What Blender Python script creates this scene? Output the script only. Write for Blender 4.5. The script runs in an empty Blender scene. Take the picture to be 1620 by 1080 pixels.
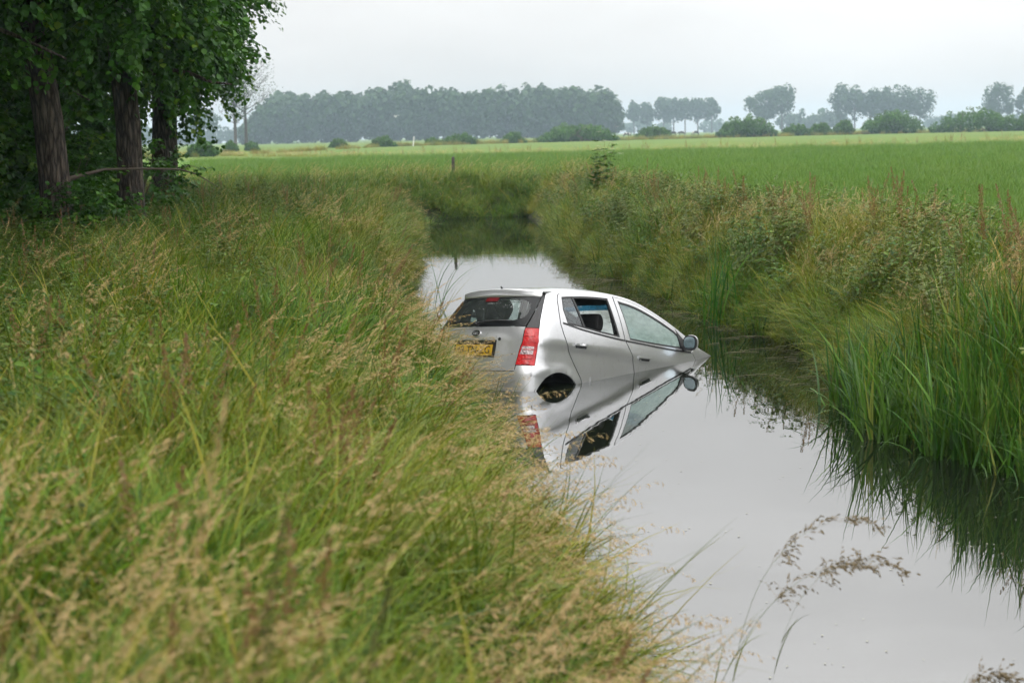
import bpy, bmesh, math, random
import numpy as np
from mathutils import Vector, Matrix
from mathutils.geometry import delaunay_2d_cdt

random.seed(7)
RNG = np.random.default_rng(11)
SC = bpy.context.scene
COL = SC.collection
rad = math.radians

# ------------------------------------------------------------------ camera
F_PX, CAM_H, PIT, ROL = 2475.0, 2.514, 0.13089, 0.0229      # focal length in pixels of a 1620 px wide frame
_cd = bpy.data.cameras.new('camera')
CAM = bpy.data.objects.new('camera', _cd)
COL.objects.link(CAM)
_up = Vector((0, math.sin(PIT), math.cos(PIT)))
_fw = Vector((0, math.cos(PIT), -math.sin(PIT)))
_rt = Vector((1, 0, 0))
_cx = _rt * math.cos(ROL) - _up * math.sin(ROL)
_cy = _rt * math.sin(ROL) + _up * math.cos(ROL)
_m = Matrix((_cx, _cy, -_fw)).transposed().to_4x4()
_m.translation = (0, 0, CAM_H)
CAM.matrix_world = _m
_cd.sensor_width = 36.0
_cd.lens = 36.0 * F_PX / 1620.0
_cd.clip_start = 0.05
_cd.clip_end = 12000
_cd.dof.use_dof = True
_cd.dof.focus_distance = 16.2
_cd.dof.aperture_fstop = 3.2
SC.camera = CAM

# ------------------------------------------------------------------ overcast sky and soft sun
SUN_EL, SUN_AZ = rad(48), rad(200)
W = bpy.data.worlds.new('World')
SC.world = W
W.use_nodes = True
wt = W.node_tree
wt.nodes.clear()
N = wt.nodes.new
def wl(a, b): wt.links.new(a, b)
w_out = N('ShaderNodeOutputWorld'); w_bg = N('ShaderNodeBackground')
w_sky = N('ShaderNodeTexSky'); w_sky.sky_type = 'NISHITA'; w_sky.sun_disc = False
w_sky.sun_elevation = SUN_EL; w_sky.sun_rotation = SUN_AZ; w_sky.dust_density = 3.0; w_sky.air_density = 1.0
w_tc = N('ShaderNodeTexCoord'); w_sep = N('ShaderNodeSeparateXYZ')
wl(w_tc.outputs['Generated'], w_sep.inputs[0])
w_el = N('ShaderNodeMapRange'); w_el.inputs['From Min'].default_value = 0; w_el.inputs['From Max'].default_value = 1
w_el.inputs['To Min'].default_value = 6.9; w_el.inputs['To Max'].default_value = 33.0     # cloud deck brighter overhead
wl(w_sep.outputs['Z'], w_el.inputs['Value'])
w_map = N('ShaderNodeMapping'); w_map.inputs['Scale'].default_value = (1.3, 1.3, 4.0)
w_map.inputs['Location'].default_value = (0.4, 0.2, 0.0)
w_ns = N('ShaderNodeTexNoise'); w_ns.inputs['Scale'].default_value = 1.6; w_ns.inputs['Detail'].default_value = 4; w_ns.inputs['Roughness'].default_value = 0.5
wl(w_tc.outputs['Generated'], w_map.inputs[0]); wl(w_map.outputs[0], w_ns.inputs['Vector'])
w_cl = N('ShaderNodeMapRange'); w_cl.inputs['From Min'].default_value = 0.3; w_cl.inputs['From Max'].default_value = 0.7
w_cl.inputs['To Min'].default_value = 0.80; w_cl.inputs['To Max'].default_value = 1.14
wl(w_ns.outputs['Fac'], w_cl.inputs['Value'])
w_mu = N('ShaderNodeMath'); w_mu.operation = 'MULTIPLY'
wl(w_el.outputs[0], w_mu.inputs[0]); wl(w_cl.outputs[0], w_mu.inputs[1])
w_vc = N('ShaderNodeVectorMath'); w_vc.operation = 'SCALE'; w_vc.inputs[0].default_value = (1.0, 0.992, 0.982)
wl(w_mu.outputs[0], w_vc.inputs['Scale'])
w_mix = N('ShaderNodeMix'); w_mix.data_type = 'RGBA'; w_mix.inputs[0].default_value = 0.93
wl(w_sky.outputs[0], w_mix.inputs[6]); wl(w_vc.outputs[0], w_mix.inputs[7])
wl(w_mix.outputs[2], w_bg.inputs['Color']); w_bg.inputs['Strength'].default_value = 0.10
wl(w_bg.outputs[0], w_out.inputs['Surface'])
_sl = bpy.data.lights.new('sun', 'SUN'); _sl.energy = 0.7; _sl.angle = rad(25); _sl.color = (1.0, 0.96, 0.9)
SUN = bpy.data.objects.new('sun', _sl); COL.objects.link(SUN)
_sd = Vector((math.sin(SUN_AZ) * math.cos(SUN_EL), math.cos(SUN_AZ) * math.cos(SUN_EL), math.sin(SUN_EL)))
SUN.rotation_euler = _sd.to_track_quat('Z', 'Y').to_euler()

SC.view_settings.view_transform = 'Standard'
SC.view_settings.look = 'None'
SC.view_settings.gamma = 1
SC.view_settings.exposure = 0.25
SC.view_settings.use_curve_mapping = False
SC.render.engine = 'CYCLES'
SC.cycles.max_bounces = 6
SC.cycles.use_adaptive_sampling = True
SC.cycles.adaptive_threshold = 0.04
SC.cycles.diffuse_bounces = 2
SC.cycles.glossy_bounces = 4
SC.cycles.transmission_bounces = 6
SC.cycles.transparent_max_bounces = 12
SC.cycles.volume_bounces = 0
SC.cycles.use_denoising = True
SC.cycles.caustics_reflective = False
SC.cycles.caustics_refractive = False

# ------------------------------------------------------------------ helpers
def px_x(px, depth, py=215.0):
    """world x of a picture column at a given distance ahead"""
    u, v = px - 810, py - 540
    c, s = math.cos(ROL), math.sin(ROL)
    u, v = c * u - s * v, s * u + c * v
    y = math.cos(PIT) - v / F_PX * math.sin(PIT)
    return u / F_PX / y * depth

def px_z(px, py, depth):
    u, v = px - 810, py - 540
    c, s = math.cos(ROL), math.sin(ROL)
    u, v = c * u - s * v, s * u + c * v
    y = math.cos(PIT) - v / F_PX * math.sin(PIT)
    z = -v / F_PX * math.cos(PIT) - math.sin(PIT)
    return CAM_H + z / y * depth

def tag(o, label=None, cat=None, group=None, kind=None):
    if label: o['label'] = label
    if cat: o['category'] = cat
    if group: o['group'] = group
    if kind: o['kind'] = kind
    return o

def empty(name, loc=(0, 0, 0), parent=None):
    o = bpy.data.objects.new(name, None)
    o.location = loc
    o.empty_display_size = 0.3
    COL.objects.link(o)
    o.parent = parent
    return o

def link(name, me, parent=None, mats=()):
    o = bpy.data.objects.new(name, me)
    if me is not None:
        for m in (mats if isinstance(mats, (list, tuple)) else [mats]):
            me.materials.append(m)
    COL.objects.link(o)
    o.parent = parent
    return o

def np_mesh(name, V, quads=None, tris=None, col=None, smooth=False, mat_idx=None):
    V = np.asarray(V, dtype=np.float32).reshape(-1, 3)
    me = bpy.data.meshes.new(name)
    me.vertices.add(len(V))
    me.vertices.foreach_set('co', V.ravel())
    idx, starts, tot = [], [], 0
    if quads is not None and len(quads):
        q = np.asarray(quads, dtype=np.int32).reshape(-1, 4)
        idx.append(q.ravel()); starts.append(np.arange(len(q)) * 4); tot = len(q) * 4
    if tris is not None and len(tris):
        t = np.asarray(tris, dtype=np.int32).reshape(-1, 3)
        idx.append(t.ravel()); starts.append(tot + np.arange(len(t)) * 3)
    if idx:
        idx = np.concatenate(idx); starts = np.concatenate(starts).astype(np.int32)
        me.loops.add(len(idx)); me.loops.foreach_set('vertex_index', idx)
        me.polygons.add(len(starts)); me.polygons.foreach_set('loop_start', starts)
        if mat_idx is not None: me.polygons.foreach_set('material_index', np.asarray(mat_idx, dtype=np.int32))
        if smooth: me.polygons.foreach_set('use_smooth', np.ones(len(starts), dtype=bool))
    me.update(calc_edges=True)
    if col is not None:
        a = me.attributes.new('c', 'FLOAT_COLOR', 'POINT')
        c = np.ones((len(V), 4), dtype=np.float32); c[:, :col.shape[1]] = col
        a.data.foreach_set('color', c.ravel())
    return me

class Soup:
    """collects vertex/quad/tri batches with a per-vertex colour attribute"""
    def __init__(self): self.V, self.Q, self.T, self.C, self.n = [], [], [], [], 0
    def add(self, V, Q=None, T=None, C=None):
        V = np.asarray(V, dtype=np.float32).reshape(-1, 3)
        self.V.append(V)
        if Q is not None: self.Q.append(np.asarray(Q).reshape(-1, 4) + self.n)
        if T is not None: self.T.append(np.asarray(T).reshape(-1, 3) + self.n)
        if C is None: C = np.zeros((len(V), 3))
        self.C.append(np.broadcast_to(np.asarray(C, dtype=np.float32), (len(V), 3)))
        self.n += len(V)
    def mesh(self, name, smooth=False):
        return np_mesh(name, np.concatenate(self.V), np.concatenate(self.Q) if self.Q else None,
                       np.concatenate(self.T) if self.T else None, np.concatenate(self.C), smooth)

def tube(soup, pts, radii, seg=8, col=(0, 0, 0), rough=0.0):
    pts = np.asarray(pts, dtype=float); n = len(pts)
    tan = np.gradient(pts, axis=0); tan /= np.linalg.norm(tan, axis=1)[:, None] + 1e-9
    ref = np.array([0.31, 0.95, 0.05]) if abs(tan[:, 2]).mean() > 0.7 else np.array([0.05, 0.1, 1.0])
    a = np.cross(tan, ref); a /= np.linalg.norm(a, axis=1)[:, None] + 1e-9
    b = np.cross(tan, a)
    th = np.linspace(0, 2 * math.pi, seg, endpoint=False)
    R = np.asarray(radii, dtype=float)[:, None] * np.ones(seg)
    if rough: R = R * (1 + rough * RNG.standard_normal((1, seg)) * np.ones((n, 1)) + 0.4 * rough * RNG.standard_normal((n, seg)))
    V = pts[:, None, :] + R[..., None] * (np.cos(th)[None, :, None] * a[:, None, :] + np.sin(th)[None, :, None] * b[:, None, :])
    i = np.arange(n - 1)[:, None] * seg; j = np.arange(seg)[None, :]; k = (j + 1) % seg
    Q = np.stack([i + j, i + k, i + seg + k, i + seg + j], -1).reshape(-1, 4)
    V = V.reshape(-1, 3)
    V = np.vstack([V, pts[-1] + tan[-1] * radii[-1] * 0.3])
    T = [[(n - 1) * seg + j, (n - 1) * seg + (j + 1) % seg, n * seg] for j in range(seg)]
    soup.add(V, Q, np.array(T), col)

# ------------------------------------------------------------------ materials
def new_mat(name):
    m = bpy.data.materials.new(name); m.use_nodes = True
    nt = m.node_tree; nt.nodes.clear()
    out = nt.nodes.new('ShaderNodeOutputMaterial')
    return m, nt, out

def pbr(name, color, rough=0.5, metal=0.0, coat=0.0, ior=1.5, bump=0.0, bscale=40.0, var=0.0, vscale=6.0, spec=0.5):
    m, nt, out = new_mat(name)
    p = nt.nodes.new('ShaderNodeBsdfPrincipled')
    p.inputs['Base Color'].default_value = (*color, 1); p.inputs['Roughness'].default_value = rough
    p.inputs['Metallic'].default_value = metal; p.inputs['Coat Weight'].default_value = coat; p.inputs['IOR'].default_value = ior
    p.inputs['Specular IOR Level'].default_value = spec; p.inputs['Coat Roughness'].default_value = 0.04
    tc = nt.nodes.new('ShaderNodeTexCoord')
    if var:
        ns = nt.nodes.new('ShaderNodeTexNoise'); ns.inputs['Scale'].default_value = vscale; ns.inputs['Detail'].default_value = 5
        mr = nt.nodes.new('ShaderNodeMapRange'); mr.inputs['From Min'].default_value = .3; mr.inputs['From Max'].default_value = .7
        mr.inputs['To Min'].default_value = 1 - var; mr.inputs['To Max'].default_value = 1 + var
        sc = nt.nodes.new('ShaderNodeVectorMath'); sc.operation = 'SCALE'; sc.inputs[0].default_value = color
        nt.links.new(tc.outputs['Object'], ns.inputs['Vector']); nt.links.new(ns.outputs['Fac'], mr.inputs['Value'])
        nt.links.new(mr.outputs[0], sc.inputs['Scale']); nt.links.new(sc.outputs[0], p.inputs['Base Color'])
    if bump:
        ns = nt.nodes.new('ShaderNodeTexNoise'); ns.inputs['Scale'].default_value = bscale; ns.inputs['Detail'].default_value = 6
        b = nt.nodes.new('ShaderNodeBump'); b.inputs['Strength'].default_value = bump; b.inputs['Distance'].default_value = 0.02
        nt.links.new(tc.outputs['Object'], ns.inputs['Vector']); nt.links.new(ns.outputs['Fac'], b.inputs['Height']); nt.links.new(b.outputs[0], p.inputs['Normal'])
    nt.links.new(p.outputs[0], out.inputs['Surface'])
    return m

def leaf_mat(name, ramp, seed=(0.45, 0.33, 0.17), stem=None, straw=(0.36, 0.29, 0.10), trans=0.35, gloss=0.35, tint_amt=1.0, obj_noise=None, lighten=1.0):
    """c.r random per leaf/blade -> colour ramp, c.g position along blade, c.b kind (0 leaf, .5 stem, 1 seed);
    the 'tint' attribute of the planted clump moves it from lush green to straw"""
    m, nt, out = new_mat(name)
    L = nt.links.new; nn = nt.nodes.new
    at = nn('ShaderNodeAttribute'); at.attribute_name = 'c'
    sp = nn('ShaderNodeSeparateColor'); L(at.outputs['Color'], sp.inputs[0])
    cr = nn('ShaderNodeValToRGB'); e = cr.color_ramp
    e.elements[0].position = ramp[0][0]; e.elements[0].color = (*ramp[0][1], 1)
    e.elements[1].position = ramp[-1][0]; e.elements[1].color = (*ramp[-1][1], 1)
    for pos, c in ramp[1:-1]:
        k = e.elements.new(pos); k.color = (*c, 1)
    L(sp.outputs[0], cr.inputs[0])
    ti = nn('ShaderNodeAttribute'); ti.attribute_name = 'tint'; ti.attribute_type = 'INSTANCER'
    mx = nn('ShaderNodeMix'); mx.data_type = 'RGBA'
    mm = nn('ShaderNodeMath'); mm.operation = 'MULTIPLY'; mm.inputs[1].default_value = tint_amt; mm.use_clamp = True
    L(ti.outputs['Fac'], mm.inputs[0]); L(mm.outputs[0], mx.inputs[0]); L(cr.outputs[0], mx.inputs[6]); mx.inputs[7].default_value = (*straw, 1)
    last = mx.outputs[2]
    if stem is not None:
        s1 = nn('ShaderNodeMath'); s1.operation = 'GREATER_THAN'; s1.inputs[1].default_value = 0.25; L(sp.outputs[2], s1.inputs[0])
        m1 = nn('ShaderNodeMix'); m1.data_type = 'RGBA'; L(s1.outputs[0], m1.inputs[0]); L(last, m1.inputs[6]); m1.inputs[7].default_value = (*stem, 1)
        last = m1.outputs[2]
    s2 = nn('ShaderNodeMath'); s2.operation = 'GREATER_THAN'; s2.inputs[1].default_value = 0.75; L(sp.outputs[2], s2.inputs[0])
    m2 = nn('ShaderNodeMix'); m2.data_type = 'RGBA'; L(s2.outputs[0], m2.inputs[0]); L(last, m2.inputs[6]); m2.inputs[7].default_value = (*seed, 1)
    last = m2.outputs[2]
    # random brightness per leaf
    br = nn('ShaderNodeMapRange'); br.inputs['To Min'].default_value = 0.75 * lighten; br.inputs['To Max'].default_value = 1.25 * lighten
    wn = nn('ShaderNodeTexWhiteNoise'); wn.noise_dimensions = '1D'; L(sp.outputs[0], wn.inputs['W']); L(wn.outputs['Value'], br.inputs['Value'])
    sc = nn('ShaderNodeVectorMath'); sc.operation = 'SCALE'; L(last, sc.inputs[0]); L(br.outputs[0], sc.inputs['Scale'])
    p = nn('ShaderNodeBsdfPrincipled'); p.inputs['Roughness'].default_value = 0.45; p.inputs['Specular IOR Level'].default_value = gloss
    t = nn('ShaderNodeBsdfTranslucent')
    L(sc.outputs[0], p.inputs['Base Color'])
    yg = nn('ShaderNodeVectorMath'); yg.operation = 'MULTIPLY'; yg.inputs[1].default_value = (1.15, 1.1, 0.6); L(sc.outputs[0], yg.inputs[0]); L(yg.outputs[0], t.inputs['Color'])
    mix = nn('ShaderNodeMixShader'); mix.inputs[0].default_value = trans
    L(p.outputs[0], mix.inputs[1]); L(t.outputs[0], mix.inputs[2]); L(mix.outputs[0], out.inputs['Surface'])
    return m

M = {}
M['grass'] = leaf_mat('grass', [(0, (0.012, 0.05, 0.004)), (.3, (0.045, 0.14, 0.008)), (.68, (0.115, 0.20, 0.012)), (.88, (0.22, 0.22, 0.024)), (1, (0.45, 0.33, 0.075))],
                      seed=(0.43, 0.31, 0.16), stem=(0.23, 0.21, 0.05), straw=(0.28, 0.23, 0.028), trans=0.24, gloss=.2)
M['weed'] = leaf_mat('weed', [(0, (0.02, 0.07, 0.009)), (.5, (0.045, 0.12, 0.013)), (1, (0.10, 0.165, 0.02))], seed=(0.30, 0.14, 0.07), stem=(0.10, 0.10, 0.03), straw=(0.16, 0.17, 0.05), trans=0.25, gloss=.14)
M['dock'] = leaf_mat('dock', [(0, (0.05, 0.09, 0.02)), (.6, (0.10, 0.13, 0.03)), (1, (0.2, 0.16, 0.05))], seed=(0.20, 0.125, 0.06), stem=(0.15, 0.10, 0.04), straw=(0.27, 0.20, 0.07), trans=0.3)
M['reed'] = leaf_mat('reed', [(0, (0.011, 0.058, 0.007)), (.5, (0.026, 0.11, 0.010)), (.97, (0.07, 0.18, 0.017)), (1, (0.22, 0.22, 0.05))], seed=(0.2, 0.13, 0.08), stem=(0.07, 0.12, 0.02), straw=(0.14, 0.19, 0.03), trans=0.3, gloss=0.35)
M['field_grass'] = leaf_mat('field_grass', [(0, (0.045, 0.13, 0.014)), (.5, (0.072, 0.17, 0.018)), (1, (0.115, 0.205, 0.028))], straw=(0.18, 0.23, 0.035), trans=0.35)
M['leaf'] = leaf_mat('leaf', [(0, (0.02, 0.075, 0.010)), (.5, (0.042, 0.125, 0.014)), (.9, (0.075, 0.18, 0.02)), (1, (0.14, 0.24, 0.025))], stem=(0.05, 0.04, 0.03), trans=0.33, gloss=0.22)
M['far_leaf'] = leaf_mat('far_leaf', [(0, (0.018, 0.05, 0.014)), (.6, (0.032, 0.075, 0.02)), (1, (0.055, 0.105, 0.026))], stem=(0.06, 0.05, 0.04), trans=0.25, gloss=0.2)
M['bush_leaf'] = leaf_mat('bush_leaf', [(0, (0.028, 0.09, 0.012)), (.6, (0.055, 0.14, 0.017)), (1, (0.10, 0.18, 0.024))], stem=(0.06, 0.05, 0.04), trans=0.25, gloss=0.2)
M['twig'] = pbr('twig', (0.085, 0.065, 0.05), .85)
M['far_bark'] = pbr('far_bark', (0.07, 0.06, 0.05), .9)
M['wood_post'] = pbr('weathered_post', (0.05, 0.042, 0.036), .9, bump=.4, bscale=30, var=.3)
M['white_post'] = pbr('white_paint', (0.75, 0.75, 0.72), .6, var=.1)

def bark_mat():
    m, nt, out = new_mat('bark'); L = nt.links.new; nn = nt.nodes.new
    tc = nn('ShaderNodeTexCoord'); mp = nn('ShaderNodeMapping'); mp.inputs['Scale'].default_value = (9, 9, 1.6)
    L(tc.outputs['Object'], mp.inputs[0])
    v = nn('ShaderNodeTexVoronoi'); v.feature = 'DISTANCE_TO_EDGE'; v.inputs['Scale'].default_value = 1.6
    ns = nn('ShaderNodeTexNoise'); ns.inputs['Scale'].default_value = 2.5; ns.inputs['Detail'].default_value = 8
    L(mp.outputs[0], ns.inputs['Vector'])
    ad = nn('ShaderNodeVectorMath'); ad.operation = 'MULTIPLY_ADD'; ad.inputs[1].default_value = (.6, .6, .6)
    L(ns.outputs['Color'], ad.inputs[0]); L(mp.outputs[0], ad.inputs[2]); L(ad.outputs[0], v.inputs['Vector'])
    cr = nn('ShaderNodeValToRGB'); e = cr.color_ramp; e.elements[0].color = (0.02, 0.016, 0.013, 1); e.elements[1].color = (0.125, 0.10, 0.08, 1); e.elements[1].position = .35
    L(v.outputs['Distance'], cr.inputs[0])
    p = nn('ShaderNodeBsdfPrincipled'); p.inputs['Roughness'].default_value = .9; p.inputs['Specular IOR Level'].default_value = .2
    L(cr.outputs[0], p.inputs['Base Color'])
    h = nn('ShaderNodeMath'); h.operation = 'ADD'; L(v.outputs['Distance'], h.inputs[0]); L(ns.outputs['Fac'], h.inputs[1])
    b = nn('ShaderNodeBump'); b.inputs['Strength'].default_value = 1.0; b.inputs['Distance'].default_value = 0.05; L(h.outputs[0], b.inputs['Height']); L(b.outputs[0], p.inputs['Normal'])
    L(p.outputs[0], out.inputs['Surface'])
    return m
M['bark'] = bark_mat()

def ground_mat():
    m, nt, out = new_mat('meadow'); L = nt.links.new; nn = nt.nodes.new
    ge = nn('ShaderNodeNewGeometry'); sp = nn('ShaderNodeSeparateXYZ'); L(ge.outputs['Position'], sp.inputs[0])
    n1 = nn('ShaderNodeTexNoise'); n1.inputs['Scale'].default_value = .06; n1.inputs['Detail'].default_value = 6
    mp = nn('ShaderNodeMapping'); mp.inputs['Scale'].default_value = (1, .35, 1); L(ge.outputs['Position'], mp.inputs[0]); L(mp.outputs[0], n1.inputs['Vector'])
    n2 = nn('ShaderNodeTexNoise'); n2.inputs['Scale'].default_value = 3.0; n2.inputs['Detail'].default_value = 8; n2.inputs['Roughness'].default_value = .7; L(ge.outputs['Position'], n2.inputs['Vector'])
    c1 = nn('ShaderNodeValToRGB'); e = c1.color_ramp
    e.elements[0].position = .35; e.elements[0].color = (0.062, 0.145, 0.018, 1); e.elements[1].position = .65; e.elements[1].color = (0.09, 0.172, 0.026, 1)
    L(n1.outputs['Fac'], c1.inputs[0])
    # beyond the cross ditch the second field is mown and yellower
    d1 = nn('ShaderNodeMath'); d1.operation = 'MULTIPLY_ADD'; d1.inputs[1].default_value = 0.10; L(sp.outputs['X'], d1.inputs[0]); L(sp.outputs['Y'], d1.inputs[2])
    d2 = nn('ShaderNodeMapRange'); d2.inputs['From Min'].default_value = 128; d2.inputs['From Max'].default_value = 150; L(d1.outputs[0], d2.inputs['Value'])
    m1 = nn('ShaderNodeMix'); m1.data_type = 'RGBA'; L(d2.outputs[0], m1.inputs[0]); L(c1.outputs[0], m1.inputs[6])
    c2 = nn('ShaderNodeValToRGB'); e = c2.color_ramp
    e.elements[0].position = .35; e.elements[0].color = (0.08, 0.145, 0.02, 1); e.elements[1].position = .7; e.elements[1].color = (0.115, 0.155, 0.026, 1)
    L(n1.outputs['Fac'], c2.inputs[0]); L(c2.outputs[0], m1.inputs[7])
    # soil and thatch on the ditch banks
    d3 = nn('ShaderNodeMapRange'); d3.inputs['From Min'].default_value = .70; d3.inputs['From Max'].default_value = .86; L(sp.outputs['Z'], d3.inputs['Value'])
    m2 = nn('ShaderNodeMix'); m2.data_type = 'RGBA'; L(d3.outputs[0], m2.inputs[0]); m2.inputs[6].default_value = (0.03, 0.034, 0.014, 1); L(m1.outputs[2], m2.inputs[7])
    br = nn('ShaderNodeMapRange'); br.inputs['From Min'].default_value = .25; br.inputs['From Max'].default_value = .75; br.inputs['To Min'].default_value = .7; br.inputs['To Max'].default_value = 1.25; L(n2.outputs['Fac'], br.inputs['Value'])
    sc = nn('ShaderNodeVectorMath'); sc.operation = 'SCALE'; L(m2.outputs[2], sc.inputs[0]); L(br.outputs[0], sc.inputs['Scale'])
    p = nn('ShaderNodeBsdfPrincipled'); p.inputs['Roughness'].default_value = .95; p.inputs['Specular IOR Level'].default_value = .15
    L(sc.outputs[0], p.inputs['Base Color'])
    b = nn('ShaderNodeBump'); b.inputs['Strength'].default_value = .6; b.inputs['Distance'].default_value = .1; L(n2.outputs['Fac'], b.inputs['Height']); L(b.outputs[0], p.inputs['Normal'])
    L(p.outputs[0], out.inputs['Surface'])
    return m
M['meadow'] = ground_mat()

def water_mat():
    m, nt, out = new_mat('ditch_water'); L = nt.links.new; nn = nt.nodes.new
    ge = nn('ShaderNodeNewGeometry')
    n1 = nn('ShaderNodeTexNoise'); n1.inputs['Scale'].default_value = 2.2; n1.inputs['Detail'].default_value = 2; L(ge.outputs['Position'], n1.inputs['Vector'])
    b = nn('ShaderNodeBump'); b.inputs['Strength'].default_value = .05; b.inputs['Distance'].default_value = .02; L(n1.outputs['Fac'], b.inputs['Height'])
    p = nn('ShaderNodeBsdfPrincipled'); p.inputs['Base Color'].default_value = (0.006, 0.008, 0.005, 1)
    p.inputs['Roughness'].default_value = .012; p.inputs['IOR'].default_value = 3.7; p.inputs['Specular IOR Level'].default_value = .5
    L(b.outputs[0], p.inputs['Normal']); L(p.outputs[0], out.inputs['Surface'])
    return m
M['water'] = water_mat()

# ------------------------------------------------------------------ terrain with the ditch
LY = np.array([-40, 0, 3, 5, 8, 10, 12, 13.5, 15, 17.5, 19.5, 24, 34, 48, 60])
LX = np.array([1.1, .62, .44, .28, .0, -.22, -.36, -.42, -.88, -1.4, -1.3, -1.55, -2.05, -2.9, -3.6])
RY = np.array([-40, 4, 8, 10.7, 11.7, 13, 15, 16.5, 18.5, 20.5, 23, 25, 28.7, 35.5, 48, 60])
RX = np.array([6.8, 5.1, 4.5, 4.0, 3.75, 3.6, 3.6, 3.6, 3.35, 3.0, 2.65, 2.3, 1.8, 1.35, .7, .2])
def ditch_d(x, y):
    """signed distance outside the water's edge; also which side"""
    xl = np.interp(y, LY, LX); xr = np.interp(y, RY, RX)
    d = np.maximum(np.maximum(xl - x, x - xr), y - 49.3)
    d2 = np.maximum(np.maximum(x + 1.5, np.abs(y - 47.6) - 1.5), -14 - x)
    return np.minimum(d, d2)
def wob(x, y):
    return (np.sin(x * 1.3 + 1.1 * np.sin(y * .7)) + np.sin(y * 1.7 + x * .6 + 2)) * .5
def ground_z(x, y):
    d = ditch_d(x, y) + .10 * wob(x * 1.7, y * 1.3)
    t = np.clip(d / 1.35, 0, 1)
    z = np.where(d < 0, np.maximum(-.75, d * .8), .9 * (t * (2 - t)))
    near = np.exp(-(np.abs(x) + np.abs(y)) / 80)
    return z + .04 * wob(x, y) * near * np.clip(d, 0, 1)

def grow(a, lim, r=1.18):
    out, s, v = [], .5, a
    while v < lim:
        s *= r; v += s; out.append(v)
    return out
xs = np.array([-v for v in grow(13, 1900)][::-1] + list(np.arange(-13, 13.01, .25)) + grow(13, 1900))
ys = np.array([-v for v in grow(3, 400)][::-1] + list(np.arange(-3, 56.01, .3)) + grow(56, 2500))
XX, YY = np.meshgrid(xs, ys)
ZZ = ground_z(XX, YY)
ny, nx = XX.shape
ii = (np.arange(ny - 1)[:, None] * nx + np.arange(nx - 1)[None, :]).ravel()
GQ = np.stack([ii, ii + 1, ii + nx + 1, ii + nx], -1)
ground = link('ground', np_mesh('ground', np.stack([XX, YY, ZZ], -1), GQ, smooth=True), None, M['meadow'])
tag(ground, 'flat green meadow cut by a water filled ditch', 'ground', kind='structure')

wx = np.linspace(-15, 8, 24); wy = np.linspace(-39, 52, 60)
XX, YY = np.meshgrid(wx, wy); ii = (np.arange(59)[:, None] * 24 + np.arange(23)[None, :]).ravel()
water = link('water', np_mesh('water', np.stack([XX, YY, XX * 0], -1), np.stack([ii, ii + 1, ii + 25, ii + 24], -1), smooth=True), None, M['water'])
tag(water, 'still grey ditch water mirroring the overcast sky', 'water', kind='structure')

# ------------------------------------------------------------------ the car
def glass_mat(name, fog=0.0, tint=(0.75, 0.85, 0.83), fog_col=(0.50, 0.58, 0.55), streak=3.0, fog_lo=.35, fog_hi=.7):
    m, nt, out = new_mat(name); L = nt.links.new; nn = nt.nodes.new
    tr = nn('ShaderNodeBsdfTransparent'); tr.inputs[0].default_value = (*tint, 1)
    gl = nn('ShaderNodeBsdfGlossy'); gl.inputs['Roughness'].default_value = .02
    fr = nn('ShaderNodeFresnel'); fr.inputs[0].default_value = 1.5
    last = tr.outputs[0]
    if fog:
        tc = nn('ShaderNodeTexCoord'); mp = nn('ShaderNodeMapping'); mp.inputs['Scale'].default_value = (streak, streak, streak * 2.2); L(tc.outputs['Object'], mp.inputs[0])
        ns = nn('ShaderNodeTexNoise'); ns.inputs['Scale'].default_value = 2.0; ns.inputs['Detail'].default_value = 7; ns.inputs['Roughness'].default_value = .65; L(mp.outputs[0], ns.inputs['Vector'])
        mr = nn('ShaderNodeMapRange'); mr.inputs['From Min'].default_value = fog_lo; mr.inputs['From Max'].default_value = fog_hi
        mr.inputs['To Min'].default_value = fog * .45; mr.inputs['To Max'].default_value = fog; L(ns.outputs['Fac'], mr.inputs['Value'])
        df = nn('ShaderNodeBsdfDiffuse'); df.inputs[0].default_value = (*fog_col, 1)
        tl = nn('ShaderNodeBsdfTranslucent'); tl.inputs[0].default_value = (*fog_col, 1)
        a = nn('ShaderNodeMixShader'); a.inputs[0].default_value = .5; L(df.outputs[0], a.inputs[1]); L(tl.outputs[0], a.inputs[2])
        b = nn('ShaderNodeMixShader'); L(mr.outputs[0], b.inputs[0]); L(last, b.inputs[1]); L(a.outputs[0], b.inputs[2]); last = b.outputs[0]
    mx = nn('ShaderNodeMixShader'); L(fr.outputs[0], mx.inputs[0]); L(last, mx.inputs[1]); L(gl.outputs[0], mx.inputs[2])
    L(mx.outputs[0], out.inputs['Surface'])
    return m

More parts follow.
